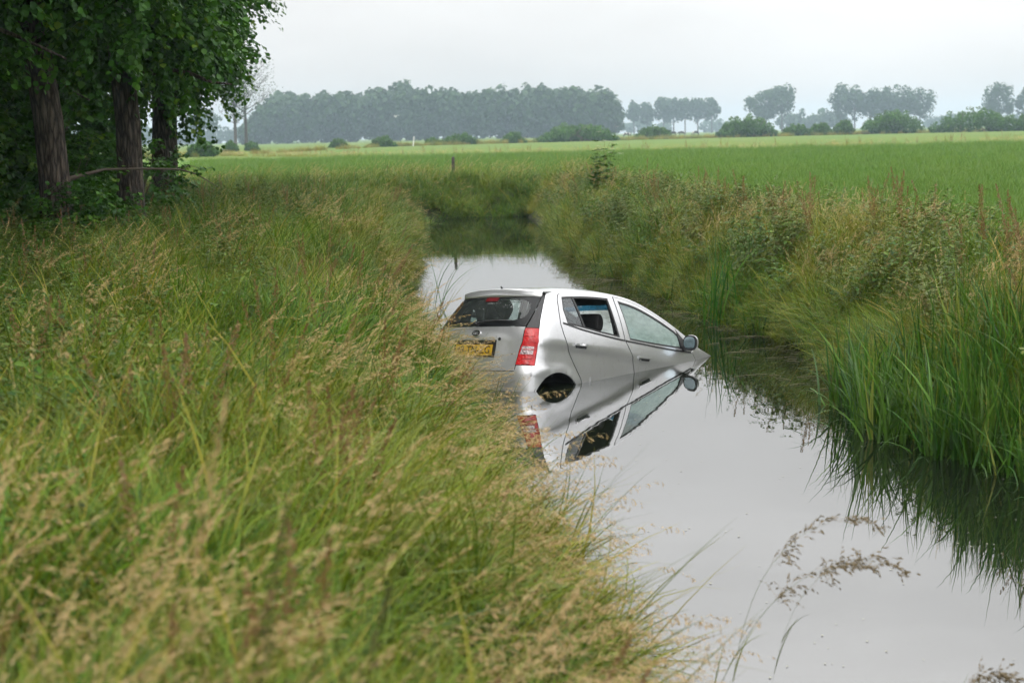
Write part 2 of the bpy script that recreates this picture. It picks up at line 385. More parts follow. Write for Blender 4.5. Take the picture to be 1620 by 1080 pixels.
def paint_mat():
    m, nt, out = new_mat('silver_paint'); L = nt.links.new; nn = nt.nodes.new
    tc = nn('ShaderNodeTexCoord')
    p = nn('ShaderNodeBsdfPrincipled'); p.inputs['Base Color'].default_value = (.60, .605, .62, 1); p.inputs['Metallic'].default_value = .72
    p.inputs['Coat Weight'].default_value = .8; p.inputs['Coat Roughness'].default_value = .05
    # film of dried silt: a shape of its own, low on the body
    ns = nn('ShaderNodeTexNoise'); ns.inputs['Scale'].default_value = 5; ns.inputs['Detail'].default_value = 8; ns.inputs['Roughness'].default_value = .65; L(tc.outputs['Object'], ns.inputs['Vector'])
    mr = nn('ShaderNodeMapRange'); mr.inputs['From Min'].default_value = .4; mr.inputs['From Max'].default_value = .75; mr.inputs['To Min'].default_value = .28; mr.inputs['To Max'].default_value = .36
    L(ns.outputs['Fac'], mr.inputs['Value']); L(mr.outputs[0], p.inputs['Roughness'])
    fl = nn('ShaderNodeTexNoise'); fl.inputs['Scale'].default_value = 3; L(tc.outputs['Object'], fl.inputs['Vector'])
    fm = nn('ShaderNodeMapRange'); fm.inputs['To Min'].default_value = .55; fm.inputs['To Max'].default_value = .58; L(fl.outputs['Fac'], fm.inputs['Value'])
    vs = nn('ShaderNodeVectorMath'); vs.operation = 'SCALE'; vs.inputs[0].default_value = (.985, .995, 1.02); L(fm.outputs[0], vs.inputs['Scale']); L(vs.outputs[0], p.inputs['Base Color'])
    g1 = nn('ShaderNodeTexNoise'); g1.inputs['Scale'].default_value = 26; g1.inputs['Detail'].default_value = 9; g1.inputs['Roughness'].default_value = .72
    mp = nn('ShaderNodeMapping'); mp.inputs['Scale'].default_value = (1, 1, .35); L(tc.outputs['Object'], mp.inputs[0]); L(mp.outputs[0], g1.inputs['Vector'])
    g2 = nn('ShaderNodeMapRange'); g2.inputs['From Min'].default_value = .56; g2.inputs['From Max'].default_value = .80; g2.inputs['To Max'].default_value = .55; L(g1.outputs['Fac'], g2.inputs['Value'])
    df = nn('ShaderNodeBsdfDiffuse'); df.inputs[0].default_value = (.20, .19, .16, 1)
    ms = nn('ShaderNodeMixShader'); L(g2.outputs[0], ms.inputs[0]); L(p.outputs[0], ms.inputs[1]); L(df.outputs[0], ms.inputs[2])
    L(ms.outputs[0], out.inputs['Surface'])
    return m
M['paint'] = paint_mat()
M['black_trim'] = pbr('black_trim', (.012, .012, .013), .5)
M['gloss_black'] = pbr('gloss_black', (.008, .009, .010), .35, spec=.25)
M['lining'] = pbr('dark_lining', (.014, .014, .015), .9)
M['fabric'] = pbr('seat_fabric', (.016, .016, .017), .95, bump=.3, bscale=200)
M['glass_clear'] = glass_mat('clear_glass', fog=.10, tint=(.80, .90, .88))
M['glass_fog'] = glass_mat('misted_glass', fog=.78, tint=(.62, .82, .78), streak=2.6, fog_col=(.50, .62, .59))
M['glass_rear'] = glass_mat('rear_glass', fog=.12, tint=(.78, .90, .88), streak=4)
M['glass_quarter'] = glass_mat('quarter_glass', fog=.55, tint=(.6, .68, .7), fog_col=(.34, .37, .39))
M['glass_shield'] = glass_mat('windshield_glass', fog=.6, tint=(.85, .94, .92), fog_col=(.68, .74, .72))
M['sun_band'] = glass_mat('blue_sun_band', fog=.3, tint=(.05, .22, .36), fog_col=(.03, .16, .28))
M['lamp_red'] = pbr('red_lens', (.42, .006, .008), .25, coat=.4, bump=.3, bscale=55, var=.3, vscale=20, spec=.3)
M['brake_red'] = pbr('brake_red', (.10, .006, .008), .3, spec=.3)
M['lamp_clear'] = pbr('clear_lens', (.40, .30, .31), .2, metal=.3, coat=1.0, bump=1.0, bscale=60, var=.4, vscale=38)
M['chrome'] = pbr('chrome', (.75, .75, .76), .12, metal=1)
M['plate'] = pbr('plate_yellow', (.50, .30, .015), .5, var=.1, vscale=10)
M['plate_ink'] = pbr('plate_ink', (.012, .012, .012), .5)
M['tyre'] = pbr('tyre_rubber', (.018, .018, .018), .85, bump=.3, bscale=60)
M['rim'] = pbr('rim_silver', (.5, .5, .51), .35, metal=.8)
M['white_print'] = pbr('white_print', (.7, .7, .7), .6)
M['mirror_glass'] = pbr('mirror_glass', (.35, .42, .47), .03, metal=1)

def lut(tab):
    a = np.array(tab, dtype=float)
    return lambda v: float(np.interp(v, a[:, 0], a[:, 1]))
def slut(tab):
    """smooth (Catmull-Rom like) lookup"""
    a = np.array(tab, dtype=float); X, Y = a[:, 0], a[:, 1]
    S = np.gradient(Y, X)
    def f(v):
        v = min(max(v, X[0]), X[-1]); i = min(max(int(np.searchsorted(X, v)) - 1, 0), len(X) - 2)
        h = X[i + 1] - X[i]; t = (v - X[i]) / h
        return float((2*t**3 - 3*t**2 + 1) * Y[i] + (t**3 - 2*t**2 + t) * h * S[i] + (-2*t**3 + 3*t**2) * Y[i+1] + (t**3 - t**2) * h * S[i+1])
    return f
NSE, ASE = 3.0, .36
c_xr = slut([(.15, -.03), (.25, -.10), (.4, -.125), (.55, -.12), (.62, -.10), (.8, -.065), (1.0, -.025), (1.04, -.005), (1.15, .06), (1.38, .22), (1.5, .29)])
c_zc = slut([(-.2, .862), (.47, .853), (.79, .843), (1.49, .807), (2.28, .738), (3.4, .66)])
c_zb = slut([(-.2, 1.098), (.1, 1.10), (.45, 1.09), (.7, 1.047), (1.0, 1.012), (1.31, .983), (1.6, .966), (2.33, .932), (2.56, .93), (2.75, .915), (2.9, .87), (3.1, .80), (3.4, .62)])
c_zr = slut([(.1, 1.365), (.3, 1.39), (.53, 1.41), (.94, 1.447), (1.35, 1.452), (1.7, 1.415), (2.0, 1.335), (2.2, 1.262), (2.4, 1.175), (2.6, 1.07), (2.75, .985), (2.88, .945), (3.1, .875), (3.3, .77), (3.4, .68)])
c_yr = slut([(.1, .55), (.5, .583), (1.3, .60), (2.0, .605), (2.4, .64), (2.75, .695), (2.9, .70), (3.15, .66), (3.3, .56), (3.4, .38)])
c_w = slut([(-.2, .77), (.3, .785), (.9, .797), (1.6, .80), (2.3, .795), (2.7, .78), (2.95, .745), (3.15, .68), (3.3, .58), (3.4, .40)])
ARCHES = [(.375, .25), (2.745, .25)]
def hw_low(x, z):
    w = c_w(x); d = z - c_zc(x)
    k = min(max((2.45 - x) / 1.2, 0), 1)
    if d > 0: w -= .20 * d + .25 * d * d
    else:
        d = -d
        w -= k * .020 * (1 - math.exp(-d / .022)) * math.exp(-d / .22)
        if z < .34: w -= (.34 - z) ** 2 * 2.2
    for ax, az in ARCHES:                                   # rolled arch lips stand a little proud
        r = math.hypot(x - ax, z - az)
        w += .018 * math.exp(-((r - .345) / .035) ** 2)
    return w
def hw(x, z):
    zb = c_zb(x)
    if z <= zb: return hw_low(x, z)
    yb = hw_low(x, zb); yr = c_yr(x); t = min((z - zb) / max(c_zr(x) - zb, .01), 1.15)
    return yb + (yr - yb) * t + .012 * math.sin(math.pi * min(t, 1))
def q2p(q, z, side=1, off=0.0):
    xs0 = c_xr(z) + ASE
    if q < 1:
        ph = max(q, 0) * math.pi / 2
        y = (hw(xs0, z) + off) * math.sin(ph) ** (2 / NSE) if ph > 0 else 0.0
        x = xs0 - (ASE + off) * math.cos(ph) ** (2 / NSE)
    else:
        x = xs0 + q - 1; y = hw(x, z) + off
    return Vector((x, -side * y, z))
def x2q(x, z):
    xs0 = c_xr(z) + ASE
    if x >= xs0: return 1 + x - xs0
    r = min(max((xs0 - x) / ASE, 0), 1)
    return math.acos(r ** (NSE / 2)) / (math.pi / 2)
def y2q(y, z):
    r = min(abs(y) / hw(c_xr(z) + ASE, z), 1)
    return math.asin(r ** (NSE / 2)) / (math.pi / 2)
def dens(loop, step=.04):
    out = []
    for i in range(len(loop)):
        a, b = Vector(loop[i]), Vector(loop[(i + 1) % len(loop)])
        n = max(1, int((b - a).length / step))
        for k in range(n): out.append(a.lerp(b, k / n))
    return out
def in_poly(p, poly):
    c = False; x, y = p
    for i in range(len(poly)):
        x1, y1 = poly[i]; x2, y2 = poly[i - 1]
        if (y1 > y) != (y2 > y) and x < (x2 - x1) * (y - y1) / (y2 - y1 + 1e-12) + x1: c = not c
    return c
def fill(loops, step):
    """triangulate the area inside loops[0] and outside the rest, with interior grid points"""
    V, E = [], []
    for lp in loops:
        s = len(V); V += [Vector((p[0], p[1])) for p in lp]
        E += [(s + i, s + (i + 1) % len(lp)) for i in range(len(lp))]
    x0 = min(p[0] for p in loops[0]); x1 = max(p[0] for p in loops[0]); y0 = min(p[1] for p in loops[0]); y1 = max(p[1] for p in loops[0])
    nb = len(V); B = np.array([[p[0], p[1]] for p in V])
    y = y0 + step / 2
    while y < y1:
        x = x0 + step / 2
        while x < x1:
            if np.min((B[:, 0] - x) ** 2 + (B[:, 1] - y) ** 2) > (step * .45) ** 2 and in_poly((x, y), loops[0]) and not any(in_poly((x, y), l) for l in loops[1:]):
                V.append(Vector((x, y)))
            x += step
        y += step
    v, e, f, *_ = delaunay_2d_cdt(V, E, [], 0, 1e-6)
    T = []
    for t in f:
        c = sum((v[i] for i in t), Vector((0, 0))) / 3
        if in_poly(c, loops[0]) and not any(in_poly(c, l) for l in loops[1:]): T.append(tuple(t))
    return v, T
def shell(name, v, T, mapf, parent, mat, thick=.012, flip=False, smooth=True):
    """map the flat fill to the body surface and turn its border inwards"""
    bm = bmesh.new(); bv = [bm.verts.new(mapf(p[0], p[1], 0.0)) for p in v]
    inner = {}
    for t in T:
        try: bm.faces.new([bv[i] for i in (t if not flip else t[::-1])])
        except ValueError: pass
    for f in bm.faces: f.smooth = smooth
    if thick:
        bm.verts.ensure_lookup_table(); bm.edges.ensure_lookup_table()
        idx = {b: i for i, b in enumerate(bv)}
        for e in [e for e in bm.edges if e.is_boundary]:
            a, b = e.link_loops[0].vert, e.link_loops[0].link_loop_next.vert
            q = []
            for k in (a, b):
                if k not in inner:
                    p = v[idx[k]]; inner[k] = bm.verts.new(mapf(p[0], p[1], -thick))
                q.append(inner[k])
            dup = [bm.verts.new(a.co), bm.verts.new(b.co)]
            bm.faces.new((dup[1], dup[0], q[0], q[1]))
    loose = [k for k in bm.verts if not k.link_faces]
    bmesh.ops.delete(bm, geom=loose, context='VERTS')
    me = bpy.data.meshes.new(name); bm.to_mesh(me); bm.free()
    return link(name, me, parent, mat)
def side_panel(name, loops, parent, mat, side=1, off=0.0, thick=.012, step=.045, inq=False):
    L2 = []
    for lp in loops:
        d = dens(lp, .03)
        L2.append([(p[0] if inq else x2q(p[0], p[1]), p[1]) for p in d])
    v, T = fill(L2, step)
    return shell(name, v, T, lambda q, z, o: q2p(q, z, side, off + o), parent, mat, thick, flip=(side < 0))
def rear_panel(name, loops, parent, mat, off=0.0, thick=.012, step=.045):
    """loops in (y right positive, z) on the tail"""
    v, T = fill([dens(l, .03) for l in loops], step)
    def mp(y, z, o):
        p = q2p(y2q(y, z), z, 1 if y >= 0 else -1, off + o); return p
    return shell(name, v, T, mp, parent, mat, thick)
def top_z(x, t): 
    c = slut([(.1, .035), (.5, .05), (1.4, .062), (2.0, .055), (2.7, .035), (3.4, .02)])(x)
    return c_zr(x) + c * (1 - abs(t) ** 2.2)
def top_map(off0=0.0):
    def mp(x, t, o):
        xx = x
        return Vector((xx, -t * (c_yr(x) + .0), top_z(x, t) + off0 + o))
    return mp
def top_panel(name, loops, parent, mat, off=0.0, thick=.012, step=.06):
    v, T = fill([dens(l, .05) for l in loops], step)
    return shell(name, v, T, top_map(off), parent, mat, thick, flip=False)
def inset(loop, d):
    n = len(loop); out = []
    area = sum(loop[i][0] * loop[(i + 1) % n][1] - loop[(i + 1) % n][0] * loop[i][1] for i in range(n))
    s = 1 if area > 0 else -1
    for i in range(n):
        a, b, c = Vector(loop[i - 1]), Vector(loop[i]), Vector(loop[(i + 1) % n])
        n1 = Vector((-(b - a).y, (b - a).x)).normalized() * s; n2 = Vector((-(c - b).y, (c - b).x)).normalized() * s
        k = n1 + n2; k = k / max(k.length_squared, .35) * 2 if k.length > 1e-6 else n1
        out.append((b.x + k.x * d * 1.0, b.y + k.y * d * 1.0))
    return out

CAR = empty('car')
CAR.matrix_world = Matrix.Translation((-.394, 15.692, -.4124)) @ Matrix.Rotation(.78864, 4, 'Z') @ Matrix.Rotation(.18077, 4, 'Y') @ Matrix.Rotation(-.08207, 4, 'X')
tag(CAR, 'silver five door hatchback sunk nose down in the ditch with its rear side window open', 'car')

arch = lambda cx, cz, r, a0, a1, n=14: [(cx + r * math.cos(rad(a0 + (a1 - a0) * k / n)), cz + r * math.sin(rad(a0 + (a1 - a0) * k / n))) for k in range(n + 1)]
def rail(x0, x1, dz, n=12):
    return [(x0 + (x1 - x0) * k / n, c_zr(x0 + (x1 - x0) * k / n) + dz) for k in range(n + 1)]
GAP = .013
# door outlines (x from the tail, z up), read off the real panel lines
B_LINE = [(1.345, 1.428), (1.375, 1.20), (1.405, .97), (1.50, .80), (1.545, .60), (1.545, .40), (1.53, .24)]
R_REAR = [(.80, .24), (.75, .42), (.70, .53), (.60, .665), (.54, .75), (.475, .88), (.445, .97), (.425, 1.07), (.44, 1.20), (.465, 1.32), (.50, 1.375), (.53, 1.388)]
REAR_DOOR = R_REAR + rail(.60, 1.335, -.022, 8) + [(x - GAP / 2, z) for x, z in B_LINE[1:]]
FRONT_FRONT = [(2.42, .24), (2.60, .42), (2.635, .60), (2.64, .80), (2.60, .90), (2.565, .937)]
FRONT_DOOR = [(x + GAP / 2, z) for x, z in B_LINE[::-1]] + rail(1.36, 2.40, -.026, 10) + [(2.50, 1.06), (2.565, .985)] + FRONT_FRONT[::-1]
OPENING = R_REAR + rail(.60, 2.40, -.022, 18) + [(2.505, 1.066), (2.572, .99)] + FRONT_FRONT[::-1] + [(1.53, .24)]
# window openings
REAR_WIN = [(.525, 1.075), (.50, 1.22), (.535, 1.355)] + rail(.62, 1.25, -.052, 6) + [(1.285, 1.20), (1.325, .995), (1.0, 1.022), (.74, 1.052)]
FRONT_WIN = [(1.49, .982), (1.45, 1.20), (1.41, 1.392)] + rail(1.50, 2.33, -.062, 10) + [(2.42, 1.085), (2.50, .995), (2.515, .948), (2.2, .952), (1.8, .965)]
SIDE_OUT = ([(.62, .20)] + [(.72, .22)] + arch(.375, .25, .335, -5, 185) + [(.03, .22), (-.02, .3)])
for sd in (1, -1):
    # body side: quarter panel, roof rail and pillar cover in one pressing
    qe = [(.738, .625), (.742, .80), (.735, 1.0), (.715, 1.10), (.70, 1.25), (.70, 1.372)]
    outer = qe + [(x2q(x, z), z) for x, z in rail(.36, 2.74, 0.0, 26)] + [(x2q(2.70, .95), .95), (x2q(2.585, .99), .99)]
    op = [(x2q(p.x, p.y), p.y) for p in dens([(x - (GAP if i < len(R_REAR) else 0), z) for i, (x, z) in enumerate(OPENING)], .03)]
    # boundary runs back along the top of the door opening and down its rear edge to the wheel arch
    i0 = min(range(len(op)), key=lambda i: abs(op[i][0] - x2q(2.572, .99)) + abs(op[i][1] - .99))
    back = op[:i0 + 1][::-1]
    back = [p for p in back if p[1] > .46]
    a = [(x2q(x, z), z) for x, z in arch(.375, .25, .325, 40, 160, 16)]
    low = [(x2q(.028, .52), .52), (x2q(.035, .62), .62)]
    L = outer + back + a + low
    v, T = fill([[tuple(p) for p in L]], .045)
    shell('body_side', v, T, lambda q, z, o, sd=sd: q2p(q, z, sd, o), CAR, M['paint'], .014, flip=(sd < 0))
    # fender, sill
    fe = [(2.575, .925), (2.612, .90), (2.652, .80), (2.648, .60), (2.63, .50)] + [(x, z) for x, z in arch(2.745, .25, .325, 105, 0, 12)] + [(3.10, .25), (3.26, .35), (3.30, .55), (3.28, .70)] + [(x, min(c_zr(x), 9) - .004) for x in np.linspace(3.2, 2.72, 9)]
    side_panel('fender', [fe], CAR, M['paint'], sd)
    si = [(.70, .18), (2.42, .18), (2.41, .235), (.80, .235), (.70, .30)]
    side_panel('sill', [si], CAR, M['paint'], sd)
    # inner dark shell behind gaps
    inn = [(.72, .2), (2.45, .2), (2.70, .5), (2.70, .90), (2.4, .915), (1.6, .95), (1.0, .995), (.72, 1.03), (.35, 1.07), (.35, .60), (.6, .62), (.74, .4)]
    side_panel('inner_panel', [inn], CAR, M['lining'], sd, off=-.045, thick=0)
    cp = [(.34, 1.0), (.47, 1.0), (.49, 1.2), (.53, 1.385), (.36, 1.37)]
    side_panel('inner_pillar', [cp], CAR, M['lining'], sd, off=-.05, thick=0)
    bp = [(1.33, .9), (1.50, .9), (1.44, 1.2), (1.40, 1.42), (1.30, 1.42), (1.31, 1.2)]
    side_panel('inner_pillar', [bp], CAR, M['lining'], sd, off=-.06, thick=.02)
    # doors
    for kind in ('rear', 'front'):
        out, win = (REAR_DOOR, REAR_WIN) if kind == 'rear' else (FRONT_DOOR, FRONT_WIN)
        de = side_panel('door', [out, win], CAR, M['paint'], sd)
        if sd > 0: tag(de, 'silver rear side door with its window wound down' if kind == 'rear' else 'silver front side door with misted window')
        seal = side_panel('window_seal', [inset(win, -.004), inset(win, .020)], de, M['black_trim'], sd, off=-.006, thick=.02)
        gw = inset(win, .004)
        if kind == 'rear':
            qg = [(.525, 1.075), (.50, 1.22), (.535, 1.355), (.62, c_zr(.62) - .052), (.685, c_zr(.685) - .052), (.735, 1.16), (.765, 1.05), (.70, 1.06)]
            side_panel('quarter_window', [inset(qg, .004)], de, M['glass_quarter'], sd, off=-.010, thick=0)
            bar = [(.685, c_zr(.685) - .05), (.712, c_zr(.712) - .05), (.765, 1.16), (.80, 1.045), (.77, 1.045), (.738, 1.16)]
            side_panel('window_divider', [bar], de, M['black_trim'], sd, off=-.004, thick=.02)
            if sd < 0:
                mg = [(.72, c_zr(.72) - .052)] + rail(.8, 1.25, -.052, 5) + [(1.285, 1.2), (1.325, .995), (1.0, 1.022), (.80, 1.045)]
                side_panel('window_glass', [mg], de, M['glass_clear'], sd, off=-.014, thick=0)
        else:
            side_panel('window_glass', [gw], de, M['glass_fog'] if sd > 0 else M['glass_clear'], sd, off=-.012, thick=0)
            tri = [(2.375, 1.165), (2.43, 1.10), (2.52, 1.01), (2.56, .945), (2.45, .945), (2.395, .95), (2.38, 1.05)]
            side_panel('mirror_sail', [tri], de, M['black_trim'], sd, off=.003, thick=.02)
        # belt moulding
        zz = (lambda x: c_zb(x) - .012)
        x0, x1 = (.46, 1.395) if kind == 'rear' else (1.415, 2.56)
        bl = [(x, zz(x) + .012) for x in np.linspace(x0, x1, 14)] + [(x, zz(x) - .004) for x in np.linspace(x1, x0, 14)]
        side_panel('belt_moulding', [bl], de, M['black_trim'], sd, off=.006, thick=.012, step=.1)
        # handle: scoop plate, black shade strip and grip, plate and grip body coloured
        hx, hz = (.675, .862) if kind == 'rear' else (1.685, .797)
        sc = [(hx + .105 * math.cos(t), hz - .003 + (.036 if math.sin(t) > 0 else .044) * math.sin(t)) for t in np.linspace(0, 2 * math.pi, 22)[:-1]]
        he = side_panel('door_handle', [sc], de, M['paint'], sd, off=.005, thick=.010, step=.03)
        cv = [(hx - .098, hz + .006), (hx + .098, hz + .006), (hx + .088, hz - .012), (hx - .085, hz - .012)]
        # black strip laid on the scoop plate, standing in for shade under the grip
        pk = side_panel('handle_shade', [[(hx - .085, hz - .002), (hx + .088, hz - .002), (hx + .08, hz - .026), (hx - .075, hz - .026)]], de, M['black_trim'], sd, off=.0065, thick=.004, step=.03)
        gr = [(hx - .10, hz + .022), (hx + .10, hz + .022), (hx + .102, hz + .002), (hx - .10, hz + .002)]
        side_panel('handle_grip', [gr], de, M['paint'], sd, off=.020, thick=.016, step=.03)
        # rubbing strip
        s0, s1 = (.83, 1.50) if kind == 'rear' else (1.57, 2.45)
        rs = [(s0, .545), (s0 + .01, .475), (s1, .44), (s1, .50)] if kind == 'front' else [(.835, .552), (.845, .462), (1.50, .452), (1.50, .512)]
        side_panel('rubbing_strip', [rs], de, M['paint'], sd, off=.012, thick=.014)
    # tail lamp, its dark upper garnish, bumper corner
    tl = [(.43, .628), (.728, .625), (.732, .80), (.725, 1.0), (.505, 1.0), (.47, .82)]
    le = side_panel('tail_lamp', [tl], CAR, M['lamp_red'], sd, off=.006, thick=.02, inq=True, step=.03)
    if sd > 0: tag(le, 'red tail lamp with a clear reversing lens in the middle')
    rv = [(.47, .735), (.672, .735), (.675, .815), (.488, .815)]
    side_panel('reversing_lens', [rv], le, M['lamp_clear'], sd, off=.0095, thick=.006, inq=True, step=.02)
    for zz in (.69, .78, .915): side_panel('lens_rib', [[(.50, zz), (.67, zz), (.67, zz + .006), (.50, zz + .006)]], le, M['lamp_red'], sd, off=.012, thick=.006, inq=True, step=.05)
    ga = [(.515, 1.006), (.718, 1.006), (.692, 1.2), (.692, 1.365), (.64, 1.372), (.60, 1.2)]
    side_panel('pillar_garnish', [ga], CAR, M['black_trim'], sd, off=.0, thick=.012, inq=True, step=.03)
    # door mirror
    me_ = empty('door_mirror', (0, 0, 0), CAR)
    bm = bmesh.new(); bmesh.ops.create_uvsphere(bm, u_segments=20, v_segments=14, radius=1)
    for k in bm.verts:
        x, y, z = k.co
        k.co = Vector((2.385 + .07 * (x if x > 0 else x * .25), -sd * (.865 + .095 * (abs(y) ** .8) * (1 if y > 0 else -1)), 1.015 + .085 * (abs(z) ** .75) * (1 if z > 0 else -1)))
    for f in bm.faces: f.smooth = True
    ms = bpy.data.meshes.new('mirror_shell'); bm.to_mesh(ms); bm.free(); link('mirror_shell', ms, me_, M['paint'])
    for nm, o1, sc_, mt in (('mirror_housing', 2.372, 1.0, M['black_trim']), ('mirror_glass', 2.364, .80, M['mirror_glass'])):
        bm = bmesh.new(); pts = []
        for t in np.linspace(0, 2 * math.pi, 26)[:-1]:
            c, s = math.cos(t), math.sin(t)
            pts.append((-sd * (.865 + sc_ * .094 * abs(c) ** .7 * (1 if c > 0 else -1)), 1.012 + sc_ * .084 * abs(s) ** .7 * (1 if s > 0 else -1)))
        A = [bm.verts.new((o1, y, z)) for y, z in pts]; B = [bm.verts.new((o1 + .012, y, z)) for y, z in pts]
        bm.faces.new(A if sd > 0 else A[::-1])
        for i in range(len(A)): bm.faces.new((A[i], B[i], B[(i + 1) % len(A)], A[(i + 1) % len(A)]))
        bmesh.ops.recalc_face_normals(bm, faces=bm.faces)
        ms = bpy.data.meshes.new(nm); bm.to_mesh(ms); bm.free(); link(nm, ms, me_, mt)
    sp_ = Soup(); tube(sp_, [(2.44, -sd * .70, .965), (2.42, -sd * .76, .96), (2.39, -sd * .82, .965)], [.035, .03, .035], 10)
    link('mirror_arm', sp_.mesh('mirror_arm', True), me_, M['black_trim'])

# roof, windshield, hood
n9 = np.linspace(-1, 1, 15)
roof_l = [(.215 + .115 * abs(t) ** 2.2, t) for t in n9] + [(1.86 - .10 * abs(t) ** 2, t) for t in n9[::-1]]
top_panel('roof', [roof_l], CAR, M['paint'])
ws = [(1.87 - .09 * abs(t) ** 2, t * .955) for t in n9] + [(2.80 - .14 * abs(t) ** 2, t * .955) for t in n9[::-1]]
wse = top_panel('windshield', [ws], CAR, M['glass_shield'], off=-.004, thick=0)
bd = [(1.88 - .09 * abs(t) ** 2, t * .95) for t in n9] + [(2.05 - .09 * abs(t) ** 2, t * .95) for t in n9[::-1]]
top_panel('sun_band', [bd], wse, M['sun_band'], off=-.010, thick=0)
for sd in (1, -1):
    ap = [(1.72, sd * 1.0), (2.74, sd * 1.0), (2.66, sd * .945), (1.77, sd * .945)]
    if sd > 0: ap = ap[::-1]
    top_panel('windshield_pillar', [ap[::-1]], CAR, M['paint'], off=.001)
co = [(2.82 - .14 * abs(t) ** 2, t * .97) for t in n9] + [(2.88 - .14 * abs(t) ** 2, t * .97) for t in n9[::-1]]
top_panel('cowl', [co], CAR, M['black_trim'], off=-.006)
ho = [(2.885 - .14 * abs(t) ** 2, t * .985) for t in n9] + [(3.36 - .10 * abs(t) ** 2, t * .985) for t in n9[::-1]]
top_panel('hood', [ho], CAR, M['paint'])
top_panel('headliner', [[(.34, -.93), (1.78, -.93), (1.84, 0), (1.78, .93), (.34, .93)][::-1]], CAR, M['lining'], off=-.045, thick=0)
# hatch: metal tailgate, glass, spoiler lip
def y_at(q, z): 
    return (hw(c_xr(z) + ASE, z)) * math.sin(q * math.pi / 2) ** (2 / NSE)
zl = np.linspace(.565, 1.012, 10)
qg = lambda z: float(np.interp(z, [.56, .63, .82, 1.0, 1.2, 1.36], [.42, .425, .46, .49, .585, .63]))
tg = [(y_at(qg(z), z), z) for z in zl] + [(-y_at(qg(z), z), z) for z in zl[::-1]]
TG = rear_panel('tailgate', [tg], CAR, M['paint'])
tag(TG, 'silver tailgate with a yellow number plate in its recess')
zg = np.linspace(1.018, 1.352, 9)
gl = [(y_at(qg(z), z), z) for z in zg] + [(-y_at(qg(z), z), z) for z in zg[::-1]]
GW = .50
op_ = [(s * GW * abs(math.cos(t)) ** .45 * (1 if math.cos(t) > 0 else -1) * (1.08 - .10 * math.sin(t)), 1.195 + .128 * abs(math.sin(t)) ** .7 * (1 if math.sin(t) > 0 else -1)) for s in (1,) for t in np.linspace(0, 2 * math.pi, 40)[:-1]]
RW = rear_panel('rear_window', [op_], TG, M['glass_rear'], off=.0, thick=0)
rear_panel('window_border', [gl, op_], TG, M['gloss_black'], off=.001, thick=.02)
v0 = []
for t in np.linspace(-1, 1, 21):
    y = t * y_at(.665, 1.372)
    A = top_map()(.215 + .115 * abs(t) ** 2.2, t, 0)
    B = q2p(y2q(y, 1.335), 1.335, 1 if t >= 0 else -1, .007)
    lip = Vector((A.x - .022, A.y * .5 + B.y * .5, A.z - .014))
    Bi = q2p(y2q(y, 1.33), 1.33, 1 if t >= 0 else -1, -.01)
    v0.append([A, A.lerp(lip, .5) + Vector((0, 0, .008)), lip, lip.lerp(B, .5) + Vector((.004, 0, -.004)), B, Bi])
V = np.array([[list(p) for p in r] for r in v0]); nr, ncl = V.shape[:2]
ii = (np.arange(nr - 1)[:, None] * ncl + np.arange(ncl - 1)[None, :]).ravel()
link('spoiler', np_mesh('spoiler', V, np.stack([ii, ii + 1, ii + ncl + 1, ii + ncl], -1), smooth=True), TG, M['paint'])
def rear_box(name, y0, y1, z0, z1, off, th, mat, parent):
    return rear_panel(name, [[(y1, z0), (y1, z1), (y0, z1), (y0, z0)]], parent, mat, off=off, thick=th)
bl = rear_box('brake_light', -.085, .085, 1.288, 1.328, .010, .02, M['brake_red'], TG)
# number plate in its recess, lock, handle slot, wiper, emblem
rear_box('plate_recess', -.30, .30, .70, .875, .003, .01, M['black_trim'], TG)
PL = rear_box('number_plate', -.262, .262, .715, .828, .012, .01, M['plate'], TG)
rear_box('handle_slot', -.26, .26, .838, .870, .010, .01, M['black_trim'], TG)
def text_on_tail(name, body, y, z, size, off, mat, parent):
    cu = bpy.data.curves.new(name, 'FONT'); cu.body = body; cu.size = size; cu.align_x = 'CENTER'; cu.align_y = 'CENTER'; cu.extrude = .001
    tmp = bpy.data.objects.new(name, cu); COL.objects.link(tmp)
    bpy.context.view_layer.update()
    me = bpy.data.meshes.new_from_object(tmp.evaluated_get(bpy.context.evaluated_depsgraph_get()))
    bpy.data.objects.remove(tmp)
    for k in me.vertices:
        yy = y + k.co.x; zz = z + k.co.y
        p = q2p(y2q(yy, zz), zz, 1 if yy >= 0 else -1, off)
        k.co = (p.x - k.co.z, p.y, p.z)
    return link(name, me, parent, mat)
text_on_tail('lettering', '48-TN-ZG', 0, .772, .108, .0145, M['plate_ink'], PL)
text_on_tail('window_print', '-- --- ---- --', .01, 1.268, .022, .004, M['white_print'], RW)
rear_panel('tailgate_lock', [[(.335 + .017 * math.cos(t), .885 + .017 * math.sin(t)) for t in np.linspace(0, 2 * math.pi, 16)[:-1]]], TG, M['black_trim'], off=.006, thick=.01, step=.02)
em = rear_panel('emblem', [[(.065 * math.cos(t), .945 + .034 * math.sin(t)) for t in np.linspace(0, 2 * math.pi, 28)[:-1]]], TG, M['chrome'], off=.008, thick=.01, step=.03)
rear_panel('emblem_field', [[(.056 * math.cos(t), .945 + .027 * math.sin(t)) for t in np.linspace(0, 2 * math.pi, 28)[:-1]]], em, M['black_trim'], off=.0095, thick=.002, step=.03)
text_on_tail('emblem_lettering', 'KIA', 0, .945, .042, .0115, M['chrome'], em)
sp_ = Soup()
def rp(y, z, off): return q2p(y2q(y, z), z, 1 if y >= 0 else -1, off)
tube(sp_, [rp(-.02, 1.045, .03), rp(.10, 1.065, .035), rp(.25, 1.075, .03), rp(.42, 1.075, .022)], [.013, .010, .008, .006], 8)
